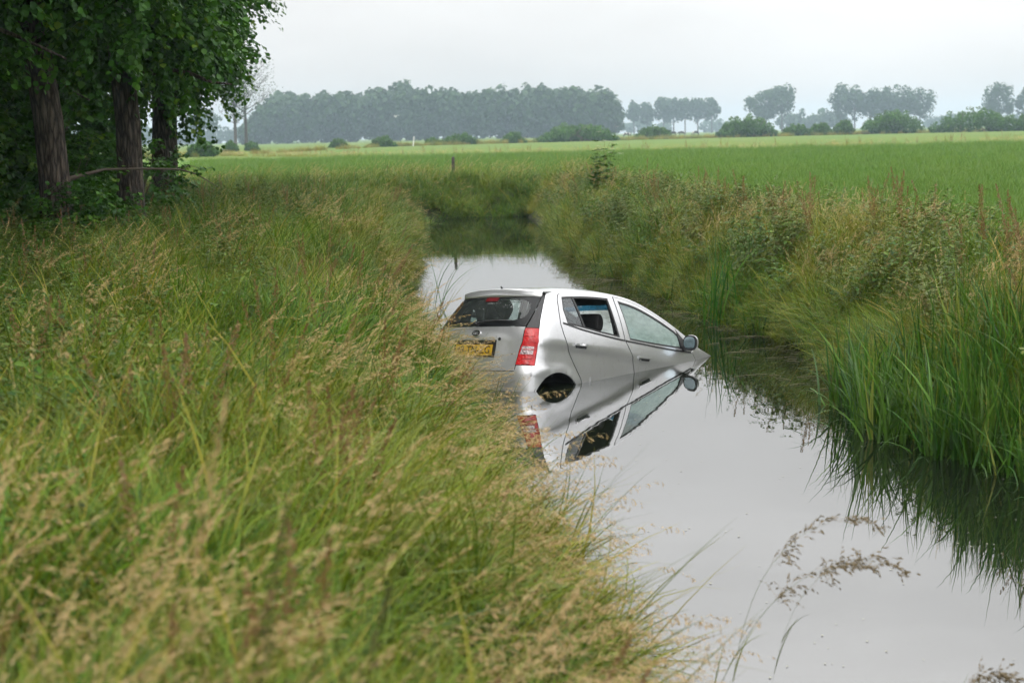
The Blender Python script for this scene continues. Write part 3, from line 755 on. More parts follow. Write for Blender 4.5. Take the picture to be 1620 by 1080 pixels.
tube(sp_, [rp(-.02, 1.03, .0), rp(-.02, 1.045, .045)], [.022, .016], 10)
link('wiper', sp_.mesh('wiper', True), TG, M['black_trim'])
sp_ = Soup(); tube(sp_, [(.30, 0, 1.43), (.29, 0, 1.445), (.28, 0, 1.455)], [.014, .011, .006], 8)
link('aerial_base', sp_.mesh('aerial_base', True), CAR, M['black_trim'])
# bumpers
zb_ = [.19, .26, .36, .46, .54, .60, .618]
def bumper_loop(xe, rear=True):
    return None
bl_ = [(0.0001, .19), (x2q(.05, .19), .19), (x2q(.06, .25), .25)] + [(x2q(x, z), z) for x, z in arch(.375, .25, .325, 178, 125, 8) if z < .50] + [(x2q(.02, .515), .515), (x2q(.03, .615), .615), (.69, .618), (.44, .620), (.42, .558), (0.0001, .558)]
for sd in (1, -1):
    side_panel('rear_bumper', [bl_], CAR, M['paint'], sd, off=.006, inq=True)
fb = []
ph_ = np.linspace(-1, 1, 21)
V = []
for t in ph_:
    row = []
    for z, xo in ((.17, 3.25), (.25, 3.36), (.40, 3.40), (.52, 3.39), (.62, 3.37), (.71, 3.33)):
        row.append((xo - .34 * abs(t) ** 2.6, t * .70, z - .0))
    V.append(row)
V = np.array(V); nr, ncl = V.shape[:2]; ii = (np.arange(nr - 1)[:, None] * ncl + np.arange(ncl - 1)[None, :]).ravel()
link('front_bumper', np_mesh('front_bumper', V, np.stack([ii, ii + ncl, ii + ncl + 1, ii + 1], -1), smooth=True), CAR, M['paint'])
# wheels hang low on the unloaded springs
def ring(rr, yy, seg=28):
    return [(r * math.cos(t), y, r * math.sin(t)) for r, y in zip(rr, yy) for t in np.linspace(0, 2 * math.pi, seg, endpoint=False)]
def lathe(name, rr, yy, parent, mat, seg=28):
    n = len(rr); V = ring(rr, yy, seg); Q = [[i * seg + j, i * seg + (j + 1) % seg, (i + 1) * seg + (j + 1) % seg, (i + 1) * seg + j] for i in range(n - 1) for j in range(seg)]
    return link(name, np_mesh(name, V, Q, smooth=True), parent, mat)
for wx_, dz in ((.375, -.135), (2.745, 0.0)):
    for sd in (1, -1):
        we = empty('wheel', (wx_, -sd * .67, .277 + dz), CAR)
        lathe('tyre', [.18, .235, .265, .277, .277, .265, .235, .18], [-.08, -.085, -.08, -.055, .055, .08, .085, .08], we, M['tyre'])
        lathe('rim', [.02, .06, .10, .15, .18, .185], [-sd * k for k in (.055, .06, .05, .065, .07, .08)], we, M['rim'])
        wl_ = Soup()
        V = [( .375 * 0, 0, 0)]
# wheel wells: dark liner tubs
for wx_ in (.375, 2.745):
    for sd in (1, -1):
        V = []; seg = 18
        for y in (-sd * .76, -sd * .50):
            for t in np.linspace(rad(-10), rad(190), seg): V.append((wx_ + .345 * math.cos(t), y, .25 + .345 * math.sin(t)))
        Q = [[j, j + 1, seg + j + 1, seg + j] for j in range(seg - 1)]
        T = [[seg, seg + j, seg + j + 1] for j in range(1, seg - 1)]
        link('wheel_well', np_mesh('wheel_well', V, Q, T), CAR, M['lining'])
# cabin
fl = np.array([(-.0, -.70, .3), (2.7, -.70, .3), (2.7, .70, .3), (0, .70, .3)])
link('floor_pan', np_mesh('floor_pan', fl, [[0, 1, 2, 3]]), CAR, M['lining'])
def cushion(name, prof, w, y0, parent, mat, tw=1.0):
    """side profile (x,z) swept across with rounded sides"""
    rows = []; K = [(-1, .72), (-.97, .88), (-.88, .97), (-.7, 1), (.7, 1), (.88, .97), (.97, .88), (1, .72)]
    pr = np.array(prof); c = pr.mean(0); n = len(pr)
    for k, s in K: rows += [(*(c + (p - c) * np.array([s, s]))[:1], y0 + k * w, (c + (p - c) * s)[1]) for p in pr]
    Q = [[i * n + j, i * n + (j + 1) % n, (i + 1) * n + (j + 1) % n, (i + 1) * n + j] for i in range(len(K) - 1) for j in range(n)]
    V = np.array(rows)
    T = []
    for base, rev in ((0, False), ((len(K) - 1) * n, True)):
        for j in range(1, n - 1): T.append([base, base + j, base + j + 1] if rev else [base, base + j + 1, base + j])
    me = np_mesh(name, V, Q, T, smooth=True)
    o = link(name, me, parent, mat)
    md = o.modifiers.new('soft', 'SUBSURF'); md.levels = 1; md.render_levels = 2
    return o
for sd in (1, -1):
    se = empty('seat', (0, 0, 0), CAR)
    cushion('seat_cushion', [(1.42, .42), (1.9, .46), (1.95, .56), (1.85, .60), (1.45, .54)], .25, -sd * .36, se, M['fabric'])
    cushion('seat_back', [(1.48, .52), (1.58, .55), (1.40, 1.02), (1.345, 1.06), (1.28, 1.03), (1.32, .8)], .24, -sd * .36, se, M['fabric'])
    cushion('headrest', [(1.33, 1.06), (1.345, 1.15), (1.315, 1.245), (1.255, 1.255), (1.215, 1.20), (1.225, 1.08), (1.27, 1.045)], .155, -sd * .36, se, M['fabric'])
rb = empty('rear_bench', (0, 0, 0), CAR)
cushion('seat_back', [(.52, .50), (.62, .52), (.48, .93), (.44, .96), (.38, .94)], .60, 0, rb, M['fabric'])
cushion('seat_cushion', [(.6, .42), (1.0, .46), (1.02, .54), (.62, .54)], .60, 0, rb, M['fabric'])
for sd in (1, -1): cushion('headrest', [(.45, .95), (.46, 1.04), (.42, 1.06), (.37, 1.04), (.38, .95)], .12, -sd * .33, rb, M['fabric'])
cushion('dashboard', [(2.2, .55), (2.75, .5), (2.72, .93), (2.45, .94), (2.25, .86)], .68, 0, CAR, M['lining'])
sp_ = Soup(); tube(sp_, [(2.08 + .06 * math.sin(t), .36 + .18 * math.cos(t), .86 + .17 * math.sin(t)) for t in np.linspace(0, 2 * math.pi, 25)], [.014] * 25, 8)
link('steering_wheel', sp_.mesh('steering_wheel', True), CAR, M['black_trim'])

# ------------------------------------------------------------------ leaves, trees and shrubs
def unit(a): return a / (np.linalg.norm(a, axis=-1, keepdims=True) + 1e-9)
def leaves(soup, P, D, Nn, S, simple=False, asp=.48, rnd=None):
    n = len(P); D = unit(D); side = unit(np.cross(D, Nn)); up = np.cross(side, D); S = np.asarray(S).reshape(-1, 1) * np.ones((n, 1))
    r = RNG.random(n) if rnd is None else rnd
    if simple:
        V = np.stack([P, P + D * S * .5 + side * S * asp, P + D * S, P + D * S * .5 - side * S * asp], 1)
        Q = np.arange(n * 4).reshape(n, 4); k = 4
    else:
        b = P; t = P + D * S
        f = up * S * .10
        V = np.stack([b, P + D * S * .25 + side * S * asp * .9 + f, P + D * S * .65 + side * S * asp * .8 + f, t,
                      P + D * S * .65 - side * S * asp * .8 + f, P + D * S * .25 - side * S * asp * .9 + f], 1)
        i = np.arange(n)[:, None] * 6
        Q = np.concatenate([i + np.array([[0, 1, 2, 3]]), i + np.array([[0, 3, 4, 5]])]); k = 6
    C = np.zeros((n, k, 3)); C[:, :, 0] = r[:, None]
    soup.add(V.reshape(-1, 3), Q, None, C.reshape(-1, 3))

def sprays(soup, P0, OUT, nleaf, size, length=1.0, droop=.8):
    """leafy twigs that start at P0, head along OUT and sag"""
    n = len(P0); L = length * RNG.uniform(.6, 1.3, n)
    s = (np.arange(nleaf) + .5) / nleaf
    o = unit(OUT + RNG.normal(0, .35, (n, 3)))
    pos = P0[:, None, :] + o[:, None, :] * (L[:, None] * s)[..., None]
    pos[..., 2] -= (droop * L[:, None] * s ** 2 * .55)
    dirs = np.repeat(o[:, None, :], nleaf, 1).copy(); dirs[..., 2] -= droop * s[None, :]
    side = unit(np.cross(dirs, np.array([0, 0, 1.0])))
    alt = np.where(np.arange(nleaf) % 2 == 0, 1, -1)[None, :, None]
    D = unit(dirs * .5 + side * alt * .8 + RNG.normal(0, .35, dirs.shape) + np.array([0, 0, -.35]))
    Nn = np.array([0, 0, 1.0]) + .5 * o[:, None, :] + RNG.normal(0, .45, dirs.shape)
    pos += RNG.normal(0, .05 * length, pos.shape)
    tone = np.clip(RNG.normal(.45, .2, n), 0, 1)[:, None] * np.ones((1, nleaf)) + RNG.normal(0, .16, (n, nleaf))
    leaves(soup, pos.reshape(-1, 3), D.reshape(-1, 3), Nn.reshape(-1, 3), (size * RNG.uniform(.7, 1.25, (n, nleaf))).ravel(), rnd=np.clip(tone, 0, 1).ravel())

def shell_pts(n, c, r, zlo=-1.0, zhi=1.0, inner=.55):
    v = unit(RNG.normal(0, 1, (n * 3, 3))); v = v[(v[:, 2] > zlo) & (v[:, 2] < zhi)][:n]
    k = RNG.uniform(inner ** 3, 1, len(v)) ** (1 / 3)
    return np.array(c) + v * k[:, None] * np.array(r), v

def near_tree(x, y, r, label, crown_r=(3.4, 3.4, 4.6), zc=7.4, n_low=850, n_up=220, leaf=.105, lean=(0, 0), extra=None, group='tall leafy trees along the ditch bank'):
    gz = float(ground_z(np.array(x), np.array(y)))
    t = empty('tree', (x, y, gz)); tag(t, label, 'tree', group)
    top = zc + crown_r[2] * .55
    zs = np.array([-.2, .0, .15, .45, 1.0, 2.0, 3.4, 5.0, 7.0, top])
    rr = r * np.array([1.7, 1.55, 1.3, 1.1, 1.0, .95, .88, .75, .55, .2])
    pts = np.stack([lean[0] * zs / 4 + .05 * np.sin(zs * 1.1 + x), lean[1] * zs / 4 + .05 * np.cos(zs * .9 + y), zs], 1)
    s = Soup(); tube(s, pts, rr, 22, rough=.035)
    link('trunk', s.mesh('trunk', True), t, M['bark'])
    for k in range(11):
        s = Soup(); z0 = RNG.uniform(2.6, top - 1.5); a = RNG.uniform(0, 2 * math.pi); L = crown_r[0] * RNG.uniform(.6, .95)
        p0 = np.array([lean[0] * z0 / 4, lean[1] * z0 / 4, z0]); d = np.array([math.cos(a), math.sin(a), .45])
        pp = np.array([p0 + d * L * u + np.array([0, 0, -.5 * L * u * u]) for u in np.linspace(0, 1, 6)]) + RNG.normal(0, .05, (6, 3))
        pp[0] = p0; tube(s, pp, np.linspace(.09, .015, 6), 7)
        link('limb', s.mesh('limb', True), t, M['bark'])
    s = Soup(); c = np.array([lean[0] * zc / 4, lean[1] * zc / 4, zc])
    P, v = shell_pts(n_low, c, crown_r, -1, -.12, .5)
    sprays(s, P, v * np.array([1, 1, .3]), 44, leaf, 1.05, .9)
    P, v = shell_pts(n_up, c, crown_r, -.15, 1, .6)
    sprays(s, P, v * np.array([1, 1, .5]), 24, leaf * 2.1, 1.5, .6)
    if extra is not None:
        for (cx, cy, cz, rx, ry, rz, n) in extra:
            P, v = shell_pts(n, (cx, cy, cz), (rx, ry, rz), -1, 1, .2)
            sprays(s, P, v * np.array([1, 1, .2]) + np.array([0, 0, -.2]), 36, leaf, .8, 1.0)
    link('crown', s.mesh('crown'), t, M['leaf'])
    return t

def shrub(x, y, r, h, n, leaf, label, mat='leaf', group='shrubs under the trees'):
    gz = float(ground_z(np.array(x), np.array(y)))
    t = empty('shrub', (x, y, gz)); tag(t, label, 'shrub', group)
    s = Soup()
    for k in range(6):
        a = RNG.uniform(0, 6.28); e = np.array([math.cos(a) * r * .6, math.sin(a) * r * .6, h * .8])
        tube(s, [np.array([0, 0, -.05]) + e * 0, e * .4 + np.array([0, 0, .1]), e], [.02, .015, .006], 6)
    link('stems', s.mesh('stems', True), t, M['twig'])
    s = Soup(); P, v = shell_pts(n, (0, 0, h * .5), (r, r, h * .52), -1, 1, .35)
    P[:, 2] = np.maximum(P[:, 2], .1)
    sprays(s, P, v + np.array([0, 0, .4]), 22, leaf, .55, .7)
    link('foliage', s.mesh('foliage'), t, M[mat])
    return t

T1 = near_tree(-7.15, 25.0, .235, 'broad leafy tree whose thick dark trunk stands by a low shrub', lean=(-.28, 0), zc=7.9, crown_r=(3.0, 3.2, 4.4), extra=[(-2.0, .3, 2.6, .7, 1.0, 1.2, 50), (1.4, -.4, 4.2, 1.2, 1.0, 1.0, 60)])
T2 = near_tree(-7.0, 29.2, .24, 'leafy tree with a reddish brown trunk between the two other trunks', lean=(-.1, 0), crown_r=(2.2, 3.2, 4.7), zc=7.7, extra=[(1.1, 0, 3.9, .8, 1.2, .8, 80)])
T3 = near_tree(-8.75, 40.4, .33, 'leafy tree with an ivy flecked trunk at the end of the row beside the meadow', lean=(0, 0), crown_r=(2.2, 3.4, 5.2), zc=7.9, leaf=.125, extra=[(.9, -.5, 4.2, 1.1, 1.4, .9, 110)])
near_tree(-11.2, 33.5, .25, 'leafy tree deep in the thicket behind the front row of trunks', n_low=260, n_up=160, leaf=.22, group='trees in the dark thicket')
near_tree(-12.8, 43.0, .25, 'leafy tree deep in the thicket behind the front row of trunks', n_low=260, n_up=160, leaf=.22, group='trees in the dark thicket')
near_tree(-9.3, 22.2, .22, 'leafy tree at the outer edge of the row with low hanging sprays', n_low=380, n_up=140, leaf=.12, extra=[(-.6, .6, 2.6, .6, .9, 1.3, 50)])
# dead branch reaching out over the grass
s = Soup()
bx = lambda px, py, d: np.array([px_x(px, d, py), d, px_z(px, py, d)]) - np.array(T1.location)
tube(s, [np.array([-.05, .1, 1.02]), bx(165, 268, 25.6), bx(230, 267, 25.9), bx(285, 268, 26.1), bx(312, 276, 26.2), bx(345, 296, 26.3)], [.05, .022, .019, .016, .012, .006], 7)
tube(s, [bx(285, 268, 26.1), bx(300, 262, 26.1), bx(315, 266, 26.1)], [.010, .007, .003], 5)
tube(s, [bx(200, 267, 25.7), bx(215, 258, 25.6), bx(222, 250, 25.6)], [.010, .007, .003], 5)
link('dead_branch', s.mesh('dead_branch', True), T1, M['twig'])
s = Soup(); P0 = np.array([bx(308, 266, 26.1), bx(316, 268, 26.1), bx(302, 270, 26.1)])
sprays(s, P0, np.tile([1, 0, .1], (3, 1)), 8, .075, .22, .6); link('leaf_spray', s.mesh('leaf_spray'), T1, M['leaf'])
for (x, y, r, h, n, lf, lb) in [
    (-6.75, 24.4, .55, .85, 90, .075, 'small fresh green shrub at the foot of the nearest thick trunk'),
    (-8.85, 23.9, .85, 2.0, 170, .085, 'tall shrub with drooping sprays beside the nearest thick trunk'),
    (-6.1, 24.2, .5, .65, 70, .07, 'low leafy shrub in the grass in front of the trunks'),
    (-7.9, 27.6, .9, 1.7, 150, .085, 'leafy shrub filling the gap between the first two trunks'),
    (-7.7, 32.5, 1.0, 1.6, 150, .09, 'dark shrub behind the reddish brown trunk')]:
    shrub(x, y, r, h, n, lf, lb)
for (x, y) in [(-9.9, 27.5), (-10.6, 31.0), (-10.6, 35.5), (-11.3, 39.5), (-12.2, 44.0), (-9.8, 24.6), (-13.2, 47.5), (-14.2, 38.0)]:
    shrub(x, y, 1.7, 3.6, 240, .16, 'tall dense shrub in the dark thicket behind the trunks', group='thicket shrubs')

# the row goes on along the bank beside the camera
for y_, x_, lb in ((17.6, -8.7, 'leafy tree of the bank row beside the grass, next past the outermost low hanging one'), (12.4, -8.4, 'leafy tree of the bank row level with the foreground grass'), (7.4, -8.2, 'leafy tree of the bank row standing furthest back beside the grass')):
    near_tree(x_, y_, .24, lb, crown_r=(2.7, 3.0, 4.4), zc=8.0, n_low=170, n_up=170, leaf=.2, group='bank row trees beside the camera')

# ------------------------------------------------------------------ distant trees, bushes, wood, cows
def clumpy(soup, c, r, nclump, per, size, simple=True, flat=1.0):
    P, v = shell_pts(nclump, c, np.array(r) * .82, -1, 1, .45)
    for p, d in zip(P, v):
        cr = np.array(r) * RNG.uniform(.22, .40)
        cr = np.maximum(cr, size * .7)
        q, w = shell_pts(per, p, cr, -1, 1, .75)
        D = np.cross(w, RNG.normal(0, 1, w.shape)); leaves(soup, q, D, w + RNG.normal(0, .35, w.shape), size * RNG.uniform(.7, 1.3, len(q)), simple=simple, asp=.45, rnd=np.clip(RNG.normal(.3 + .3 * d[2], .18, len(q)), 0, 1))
GZ = .9
def far_tree(px, d, ytop, wpx, label, bole=.3, group=None, stems=1, nclump=26, per=45, size=.8, cat='tree', pyb=None, name='tree', shape=1.0):
    d = d * 1.2; size = size * 1.2
    x = px_x(px, d); H = px_z(px, ytop, d) - GZ; rw = wpx / 2 * d / F_PX
    t = empty(name, (x, d, GZ)); tag(t, label, cat, group)
    s = Soup()
    for k in range(stems):
        ox = (k - (stems - 1) / 2) * rw * .5
        tube(s, [(ox, 0, -.3), (ox, 0, H * bole * .7), (ox * 1.1, 0, H * .6), (ox * 1.2, 0, H * .85)], [H * .022, H * .018, H * .012, H * .004], 8)
        for j in range(5):
            a = RNG.uniform(0, 6.28); z0 = H * RNG.uniform(bole * .8, .6)
            tube(s, [(ox, 0, z0), (ox + math.cos(a) * rw * .35, math.sin(a) * rw * .35, z0 + H * .12), (ox + math.cos(a) * rw * .7, math.sin(a) * rw * .7, z0 + H * .2)], [H * .008, H * .006, H * .002], 5)
    link('trunk', s.mesh('trunk', True), t, M['far_bark'])
    s = Soup(); cz = H * (bole + 1) / 2; rz = H * (1 - bole) / 2
    clumpy(s, (0, 0, cz), (rw, rw * shape, rz), nclump, per, size)
    link('crown', s.mesh('crown'), t, M['far_leaf'])
    return t
ORD = ['first', 'second', 'third', 'fourth', 'fifth', 'sixth', 'seventh']
G = 'slender row behind the cows'
for i, (px, yt, w) in enumerate([(1003, 160, 24), (1024, 161, 26), (1050, 153, 30), (1066, 155, 26), (1084, 153, 28), (1104, 153, 26), (1126, 153, 30)]):
    far_tree(px, 900, yt, w, ORD[i] + ' slender hazy tree of the row behind the cows, counted from the dense wood', .30, G, size=1.5, nclump=30, per=36)
G = 'hazy trees behind the hedgerow'
far_tree(1205, 800, 140, 56, 'tall hazy tree with two stems rising behind the rounded hedge bush', .25, stems=2, size=1.2, nclump=46, per=44)
far_tree(1237, 800, 134, 54, 'tall hazy tree with spreading crown beside the two stemmed one', .30, size=1.2, nclump=44, per=44)
for i, (px, yt, w) in enumerate([(1330, 135, 40), (1352, 138, 40), (1377, 136, 42), (1402, 134, 44), (1427, 134, 44), (1455, 133, 52)]):
    far_tree(px, 800, yt, w, ORD[i] + ' hazy tree of the close row behind the hedgerow, counted from the two stemmed tree', .22, 'close row of hazy trees', size=1.2, nclump=40, per=42)
far_tree(1578, 760, 125, 54, 'single round crowned hazy tree standing alone behind the hedgerow', .12, size=1.1, nclump=46, per=44)
far_tree(1622, 760, 134, 30, 'hazy tree beside the lone round crowned one', .15, size=1.1, nclump=32, per=40)
far_tree(318, 700, 172, 70, 'hazy spreading tree showing under the leafy boughs', .35, size=1.1, nclump=36, per=40)
# two thin, nearly bare trees by the ditch
for px, d, yt, w, lb in [(389, 360, 104, 95, 'tall nearly bare tree with thin spreading twigs in the meadow'), (372, 356, 120, 60, 'shorter nearly bare tree with sparse leaves beside its taller neighbour')]:
    x = px_x(px, d); H = px_z(px, yt, d) - GZ; rw = w / 2 * d / F_PX
    t = empty('tree', (x, d, GZ)); tag(t, lb, 'tree'); s = Soup(); sl = Soup()
    tube(s, [(0, 0, -.3), (.1, 0, H * .3), (0, 0, H * .6), (.1, 0, H * .97)], [.42, .32, .2, .04], 9)
    for k in range(26):
        a = RNG.uniform(0, 6.28); z0 = H * RNG.uniform(.32, .8); L = rw * RNG.uniform(.6, 1.0) * (1.25 - z0 / H * .5)
        e = np.array([math.cos(a) * L, math.sin(a) * L, z0 + L * RNG.uniform(.5, .9)]); m = np.array([e[0] * .45, e[1] * .45, z0 + (e[2] - z0) * .35])
        tube(s, [(0, 0, z0), m, e], [.11, .07, .015], 5)
        for j in range(7):
            u = RNG.uniform(.3, 1); p = m * (1 - u) + e * u; q = p + RNG.normal(0, 1, 3) * rw * .16 + np.array([0, 0, rw * .16])
            tube(s, [p, (p + q) / 2 + RNG.normal(0, .1, 3), q], [.035, .025, .01], 4)
            n = 5; leaves(sl, q + RNG.normal(0, .6, (n, 3)), RNG.normal(0, 1, (n, 3)), RNG.normal(0, 1, (n, 3)), np.full(n, .32), simple=True)
    link('trunk', s.mesh('trunk', True), t, M['far_bark']); link('crown', sl.mesh('crown'), t, M['far_leaf'])
# the dense wood: one mass of crowns
s = Soup()
ox = [395, 410, 440, 500, 560, 600, 640, 700, 760, 800, 830, 870, 900, 950, 975, 992]
oy = [190, 165, 140, 142, 138, 135, 129, 138, 137, 134, 130, 133, 131, 136, 150, 180]
for row, (d, dz) in enumerate(((780, 0), (802, 6), (828, 10))):
    px = 398 + row * 3
    while px < 972:
        yt = float(np.interp(px, ox, oy)) + RNG.uniform(0, 8) + (4 if row == 0 else 0)
        x = px_x(px, d); H = px_z(px, yt, d) - GZ
        rw = RNG.uniform(5.2, 8.0)
        clumpy(s, (x, d + RNG.uniform(-6, 6), GZ + H * .5), (rw, rw * .9, H * .5), 44 if row == 0 else 22, 34, 2.3)
        px += RNG.uniform(15, 23)
wood = link('woodland', s.mesh('woodland'), None, M['far_leaf']); tag(wood, 'long dense hazy wood across the far meadow', 'wood', kind='stuff')
# farther woods, low on the horizon
s = Soup()
for p0, p1, d, y0, y1 in ((240, 420, 1250, 196, 205), (1245, 1345, 1150, 172, 186), (1120, 1200, 1500, 188, 194), (1470, 1640, 1500, 178, 184), (985, 1060, 1500, 190, 196), (-200, 240, 1250, 192, 204)):
    px = p0
    while px < p1:
        x = px_x(px, d); H = max(px_z(px, RNG.uniform(y0, y1), d) - GZ, 3); rw = RNG.uniform(6, 10)
        clumpy(s, (x, d + RNG.uniform(-20, 20), GZ + H * .45), (rw, rw, H * .55), 9, 22, 3.0); px += RNG.uniform(9, 16)
fw = link('far_woodland', s.mesh('far_woodland'), None, M['far_leaf']); tag(fw, 'faint blue grey tree line low on the horizon', 'wood', kind='stuff')
# hedge bushes
def bush(px, d, ytop, wpx, label, size=.35, group=None, dens=1.0):
    d = d * .75; size = size * .75
    x = px_x(px, d); H = px_z(px, ytop, d) - GZ; rw = wpx / 2 * d / F_PX
    t = empty('bush', (x, d, GZ)); tag(t, label, 'bush', group); s = Soup()
    for k in range(5): tube(s, [(RNG.uniform(-.5, .5) * rw, 0, -.2), (RNG.uniform(-.6, .6) * rw, RNG.uniform(-.3, .3) * rw, H * .7)], [H * .02, H * .006], 5)
    link('stems', s.mesh('stems', True), t, M['twig'])
    s = Soup(); n = max(10, int(26 * dens))
    for k in range(n):
        u = RNG.uniform(-1, 1); hh = math.sqrt(max(1 - abs(u) ** 2.3, .05)) * RNG.uniform(.75, 1.0)
        clumpy(s, (u * rw * .86, RNG.uniform(-.4, .4) * rw, H * hh * .45), (rw * .24 + .4, rw * .25, H * hh * .54), 9, 28, size)
    link('foliage', s.mesh('foliage'), t, M['bush_leaf'])
for a in [(320, 235, 217, 40, 'dark rounded bush in the meadow next to the bare trees', .4),
          (364, 345, 222, 16, 'little bush at the foot of the shorter bare tree', .4), (397, 350, 222, 16, 'little bush at the foot of the taller bare tree', .4),
          (535, 400, 218, 24, 'small low bush before the wood, alone in the tall grass', .45), (605, 390, 214, 38, 'mid green rounded bush before the wood, close to the white post', .45),
          (685, 420, 217, 22, 'low pale bush in the field edge just past the white post', .45), (728, 420, 210, 56, 'wide low bush before the middle of the wood', .5),
          (812, 430, 207, 34, 'small bush with two humps near the big hedge bush', .5), (912, 440, 189, 120, 'big dark green hedge bush standing before the end of the wood', .6),
          (1033, 470, 197, 58, 'bushy dark hedge clump between the grazing cows', .6), (1183, 470, 177, 94, 'large rounded hedge bush below the two stemmed tree', .6),
          (1262, 480, 194, 44, 'low leafy hedge clump between two rounded bushes', .6), (1297, 480, 192, 34, 'leafy hedge clump with a ragged top', .6), (1336, 480, 187, 34, 'small upright bush before the close row of trees', .6),
          (1412, 480, 171, 112, 'large rounded hedge bush below the close row of trees', .6), (1543, 470, 166, 138, 'broadest hedge bush, below the lone round crowned tree', .6), (1622, 470, 176, 30, 'hedge bush beside the broadest one', .6)]:
    bush(a[0], a[1], a[2], a[3], a[4], a[5])

# cows
def skin_mesh(name, V, E_, R, sub=1, root=0):
    me = bpy.data.meshes.new(name); me.from_pydata(V, E_, []); o = bpy.data.objects.new(name, me); COL.objects.link(o)
    o.modifiers.new('s', 'SKIN'); sv = me.skin_vertices[0].data
    for i, r in enumerate(R): sv[i].radius = r if isinstance(r, tuple) else (r, r); sv[i].use_root = (i == root)
    m = o.modifiers.new('u', 'SUBSURF'); m.levels = sub; m.render_levels = sub
    bpy.context.view_layer.update()
    out = bpy.data.meshes.new_from_object(o.evaluated_get(bpy.context.evaluated_depsgraph_get())); out.name = name
    bpy.data.objects.remove(o); bpy.data.meshes.remove(me)
    for p in out.polygons: p.use_smooth = True
    return out
def cow_mat():
    m, nt, out = new_mat('cow_hide'); L = nt.links.new; nn = nt.nodes.new
    tc = nn('ShaderNodeTexCoord'); oi = nn('ShaderNodeObjectInfo'); ad = nn('ShaderNodeVectorMath'); ad.operation = 'ADD'; L(tc.outputs['Object'], ad.inputs[0]); L(oi.outputs['Random'], ad.inputs[1])
    ns = nn('ShaderNodeTexNoise'); ns.inputs['Scale'].default_value = 1.3; ns.inputs['Detail'].default_value = 1; L(ad.outputs[0], ns.inputs['Vector'])
    cr = nn('ShaderNodeValToRGB'); cr.color_ramp.interpolation = 'CONSTANT'; cr.color_ramp.elements[0].color = (.012, .011, .011, 1); cr.color_ramp.elements[1].position = .54; cr.color_ramp.elements[1].color = (.72, .70, .66, 1)
    L(ns.outputs['Fac'], cr.inputs[0]); p = nn('ShaderNodeBsdfPrincipled'); p.inputs['Roughness'].default_value = .8; L(cr.outputs[0], p.inputs['Base Color']); L(p.outputs[0], out.inputs['Surface'])
    return m
cV = [(0, 0, 1.1), (.45, 0, 1.08), (-.45, 0, 1.12), (-.80, 0, 1.15), (.80, 0, 1.15), (1.05, 0, 1.10), (1.30, 0, .72), (1.42, 0, .42), (1.50, 0, .22),
      (.70, .18, .75), (.68, .2, .42), (.68, .2, .05), (.70, -.18, .75), (.76, -.2, .42), (.74, -.2, .05),
      (-.68, .2, .80), (-.80, .22, .45), (-.74, .22, .05), (-.70, -.2, .80), (-.86, -.22, .45), (-.82, -.22, .05), (-.95, 0, 1.15), (-1.02, 0, .85), (-1.02, 0, .5)]
cE = [(0, 1), (0, 2), (2, 3), (1, 4), (4, 5), (5, 6), (6, 7), (7, 8), (4, 9), (9, 10), (10, 11), (4, 12), (12, 13), (13, 14), (3, 15), (15, 16), (16, 17), (3, 18), (18, 19), (19, 20), (3, 21), (21, 22), (22, 23)]
cR = [(.34, .38), (.32, .36), (.33, .38), (.28, .30), (.27, .30), (.20, .22), (.13, .15), (.12, .13), (.08, .09), .12, .065, .055, .12, .065, .055, .15, .075, .06, .15, .075, .06, .05, .03, .05]
COWM = skin_mesh('cow_body', cV, cE, cR, 1); COWM.materials.append(cow_mat())
EARS = []
for sd in (1, -1):
    ear = Soup(); leaves(ear, np.array([[1.30, sd * .12, .70]]), np.array([[0, sd, .1]]), np.array([[1, 0, .5]]), [.2])
    EARS.append(ear.mesh('cow_ear')); EARS[-1].materials.append(COWM.materials[0])
for px, d, az, lb in [(991, 520, 20, 'black and white cow grazing beside the big hedge bush'), (1065, 540, 185, 'black cow grazing close to the hedge clump'),
                      (1079, 545, 160, 'piebald cow with white flank grazing next to the black one'), (1101, 530, 200, 'dark cow grazing apart, before the row of slender trees')]:
    t = empty('cow', (px_x(px, d), d, GZ)); t.rotation_euler = (0, 0, rad(az)); t.scale = (1.15,) * 3; tag(t, lb, 'cow', 'grazing cows')
    for nm, me in (('body', COWM), ('ear', EARS[0]), ('ear', EARS[1])):
        o = bpy.data.objects.new(nm, me); COL.objects.link(o); o.parent = t
# white marker post, dark fence post, bird
def post(px, d, ztop, r, lean, mat, label, name, cat):
    x = px_x(px, d); z0 = float(ground_z(np.array(x), np.array(float(d))))
    s = Soup(); tube(s, [(0, 0, -.3), (lean * .3, 0, .3), (lean * .8, 0, ztop * .8), (lean, 0, ztop), (lean, 0, ztop + .02)], [r, r, r * .97, r * .95, r * .6], 10, rough=.03)
    o = link(name, s.mesh(name), None, mat); o.location = (x, d, z0); tag(o, label, cat); return o
post(653, 300, 1.75, .10, .22, M['white_post'], 'thin white leaning marker post in the far meadow', 'marker_post', 'post')
post(715, 52, .92, .055, .02, M['wood_post'], 'dark weathered wooden post standing at the end of the ditch', 'fence_post', 'post')
s = Soup()
tube(s, [(-.28, 0, 0), (-.15, 0, .03), (.05, 0, .04), (.2, 0, .05), (.3, 0, .04)], [.02, .07, .09, .06, .02], 8)
for sd in (1, -1):
    s.add([(.1, 0, .06), (-.12, 0, .06), (-.1, sd * .35, .22), (.08, sd * .35, .24), (-.15, sd * .8, .16), (-.05, sd * .8, .17)], [[0, 1, 2, 3], [3, 2, 4, 5]])
o = link('bird', s.mesh('bird'), None, M['white_post']); o.location = (px_x(627, 330), 330, px_z(627, 185, 330)); o.rotation_euler = (0, 0, rad(60)); o.scale = (1.3,) * 3
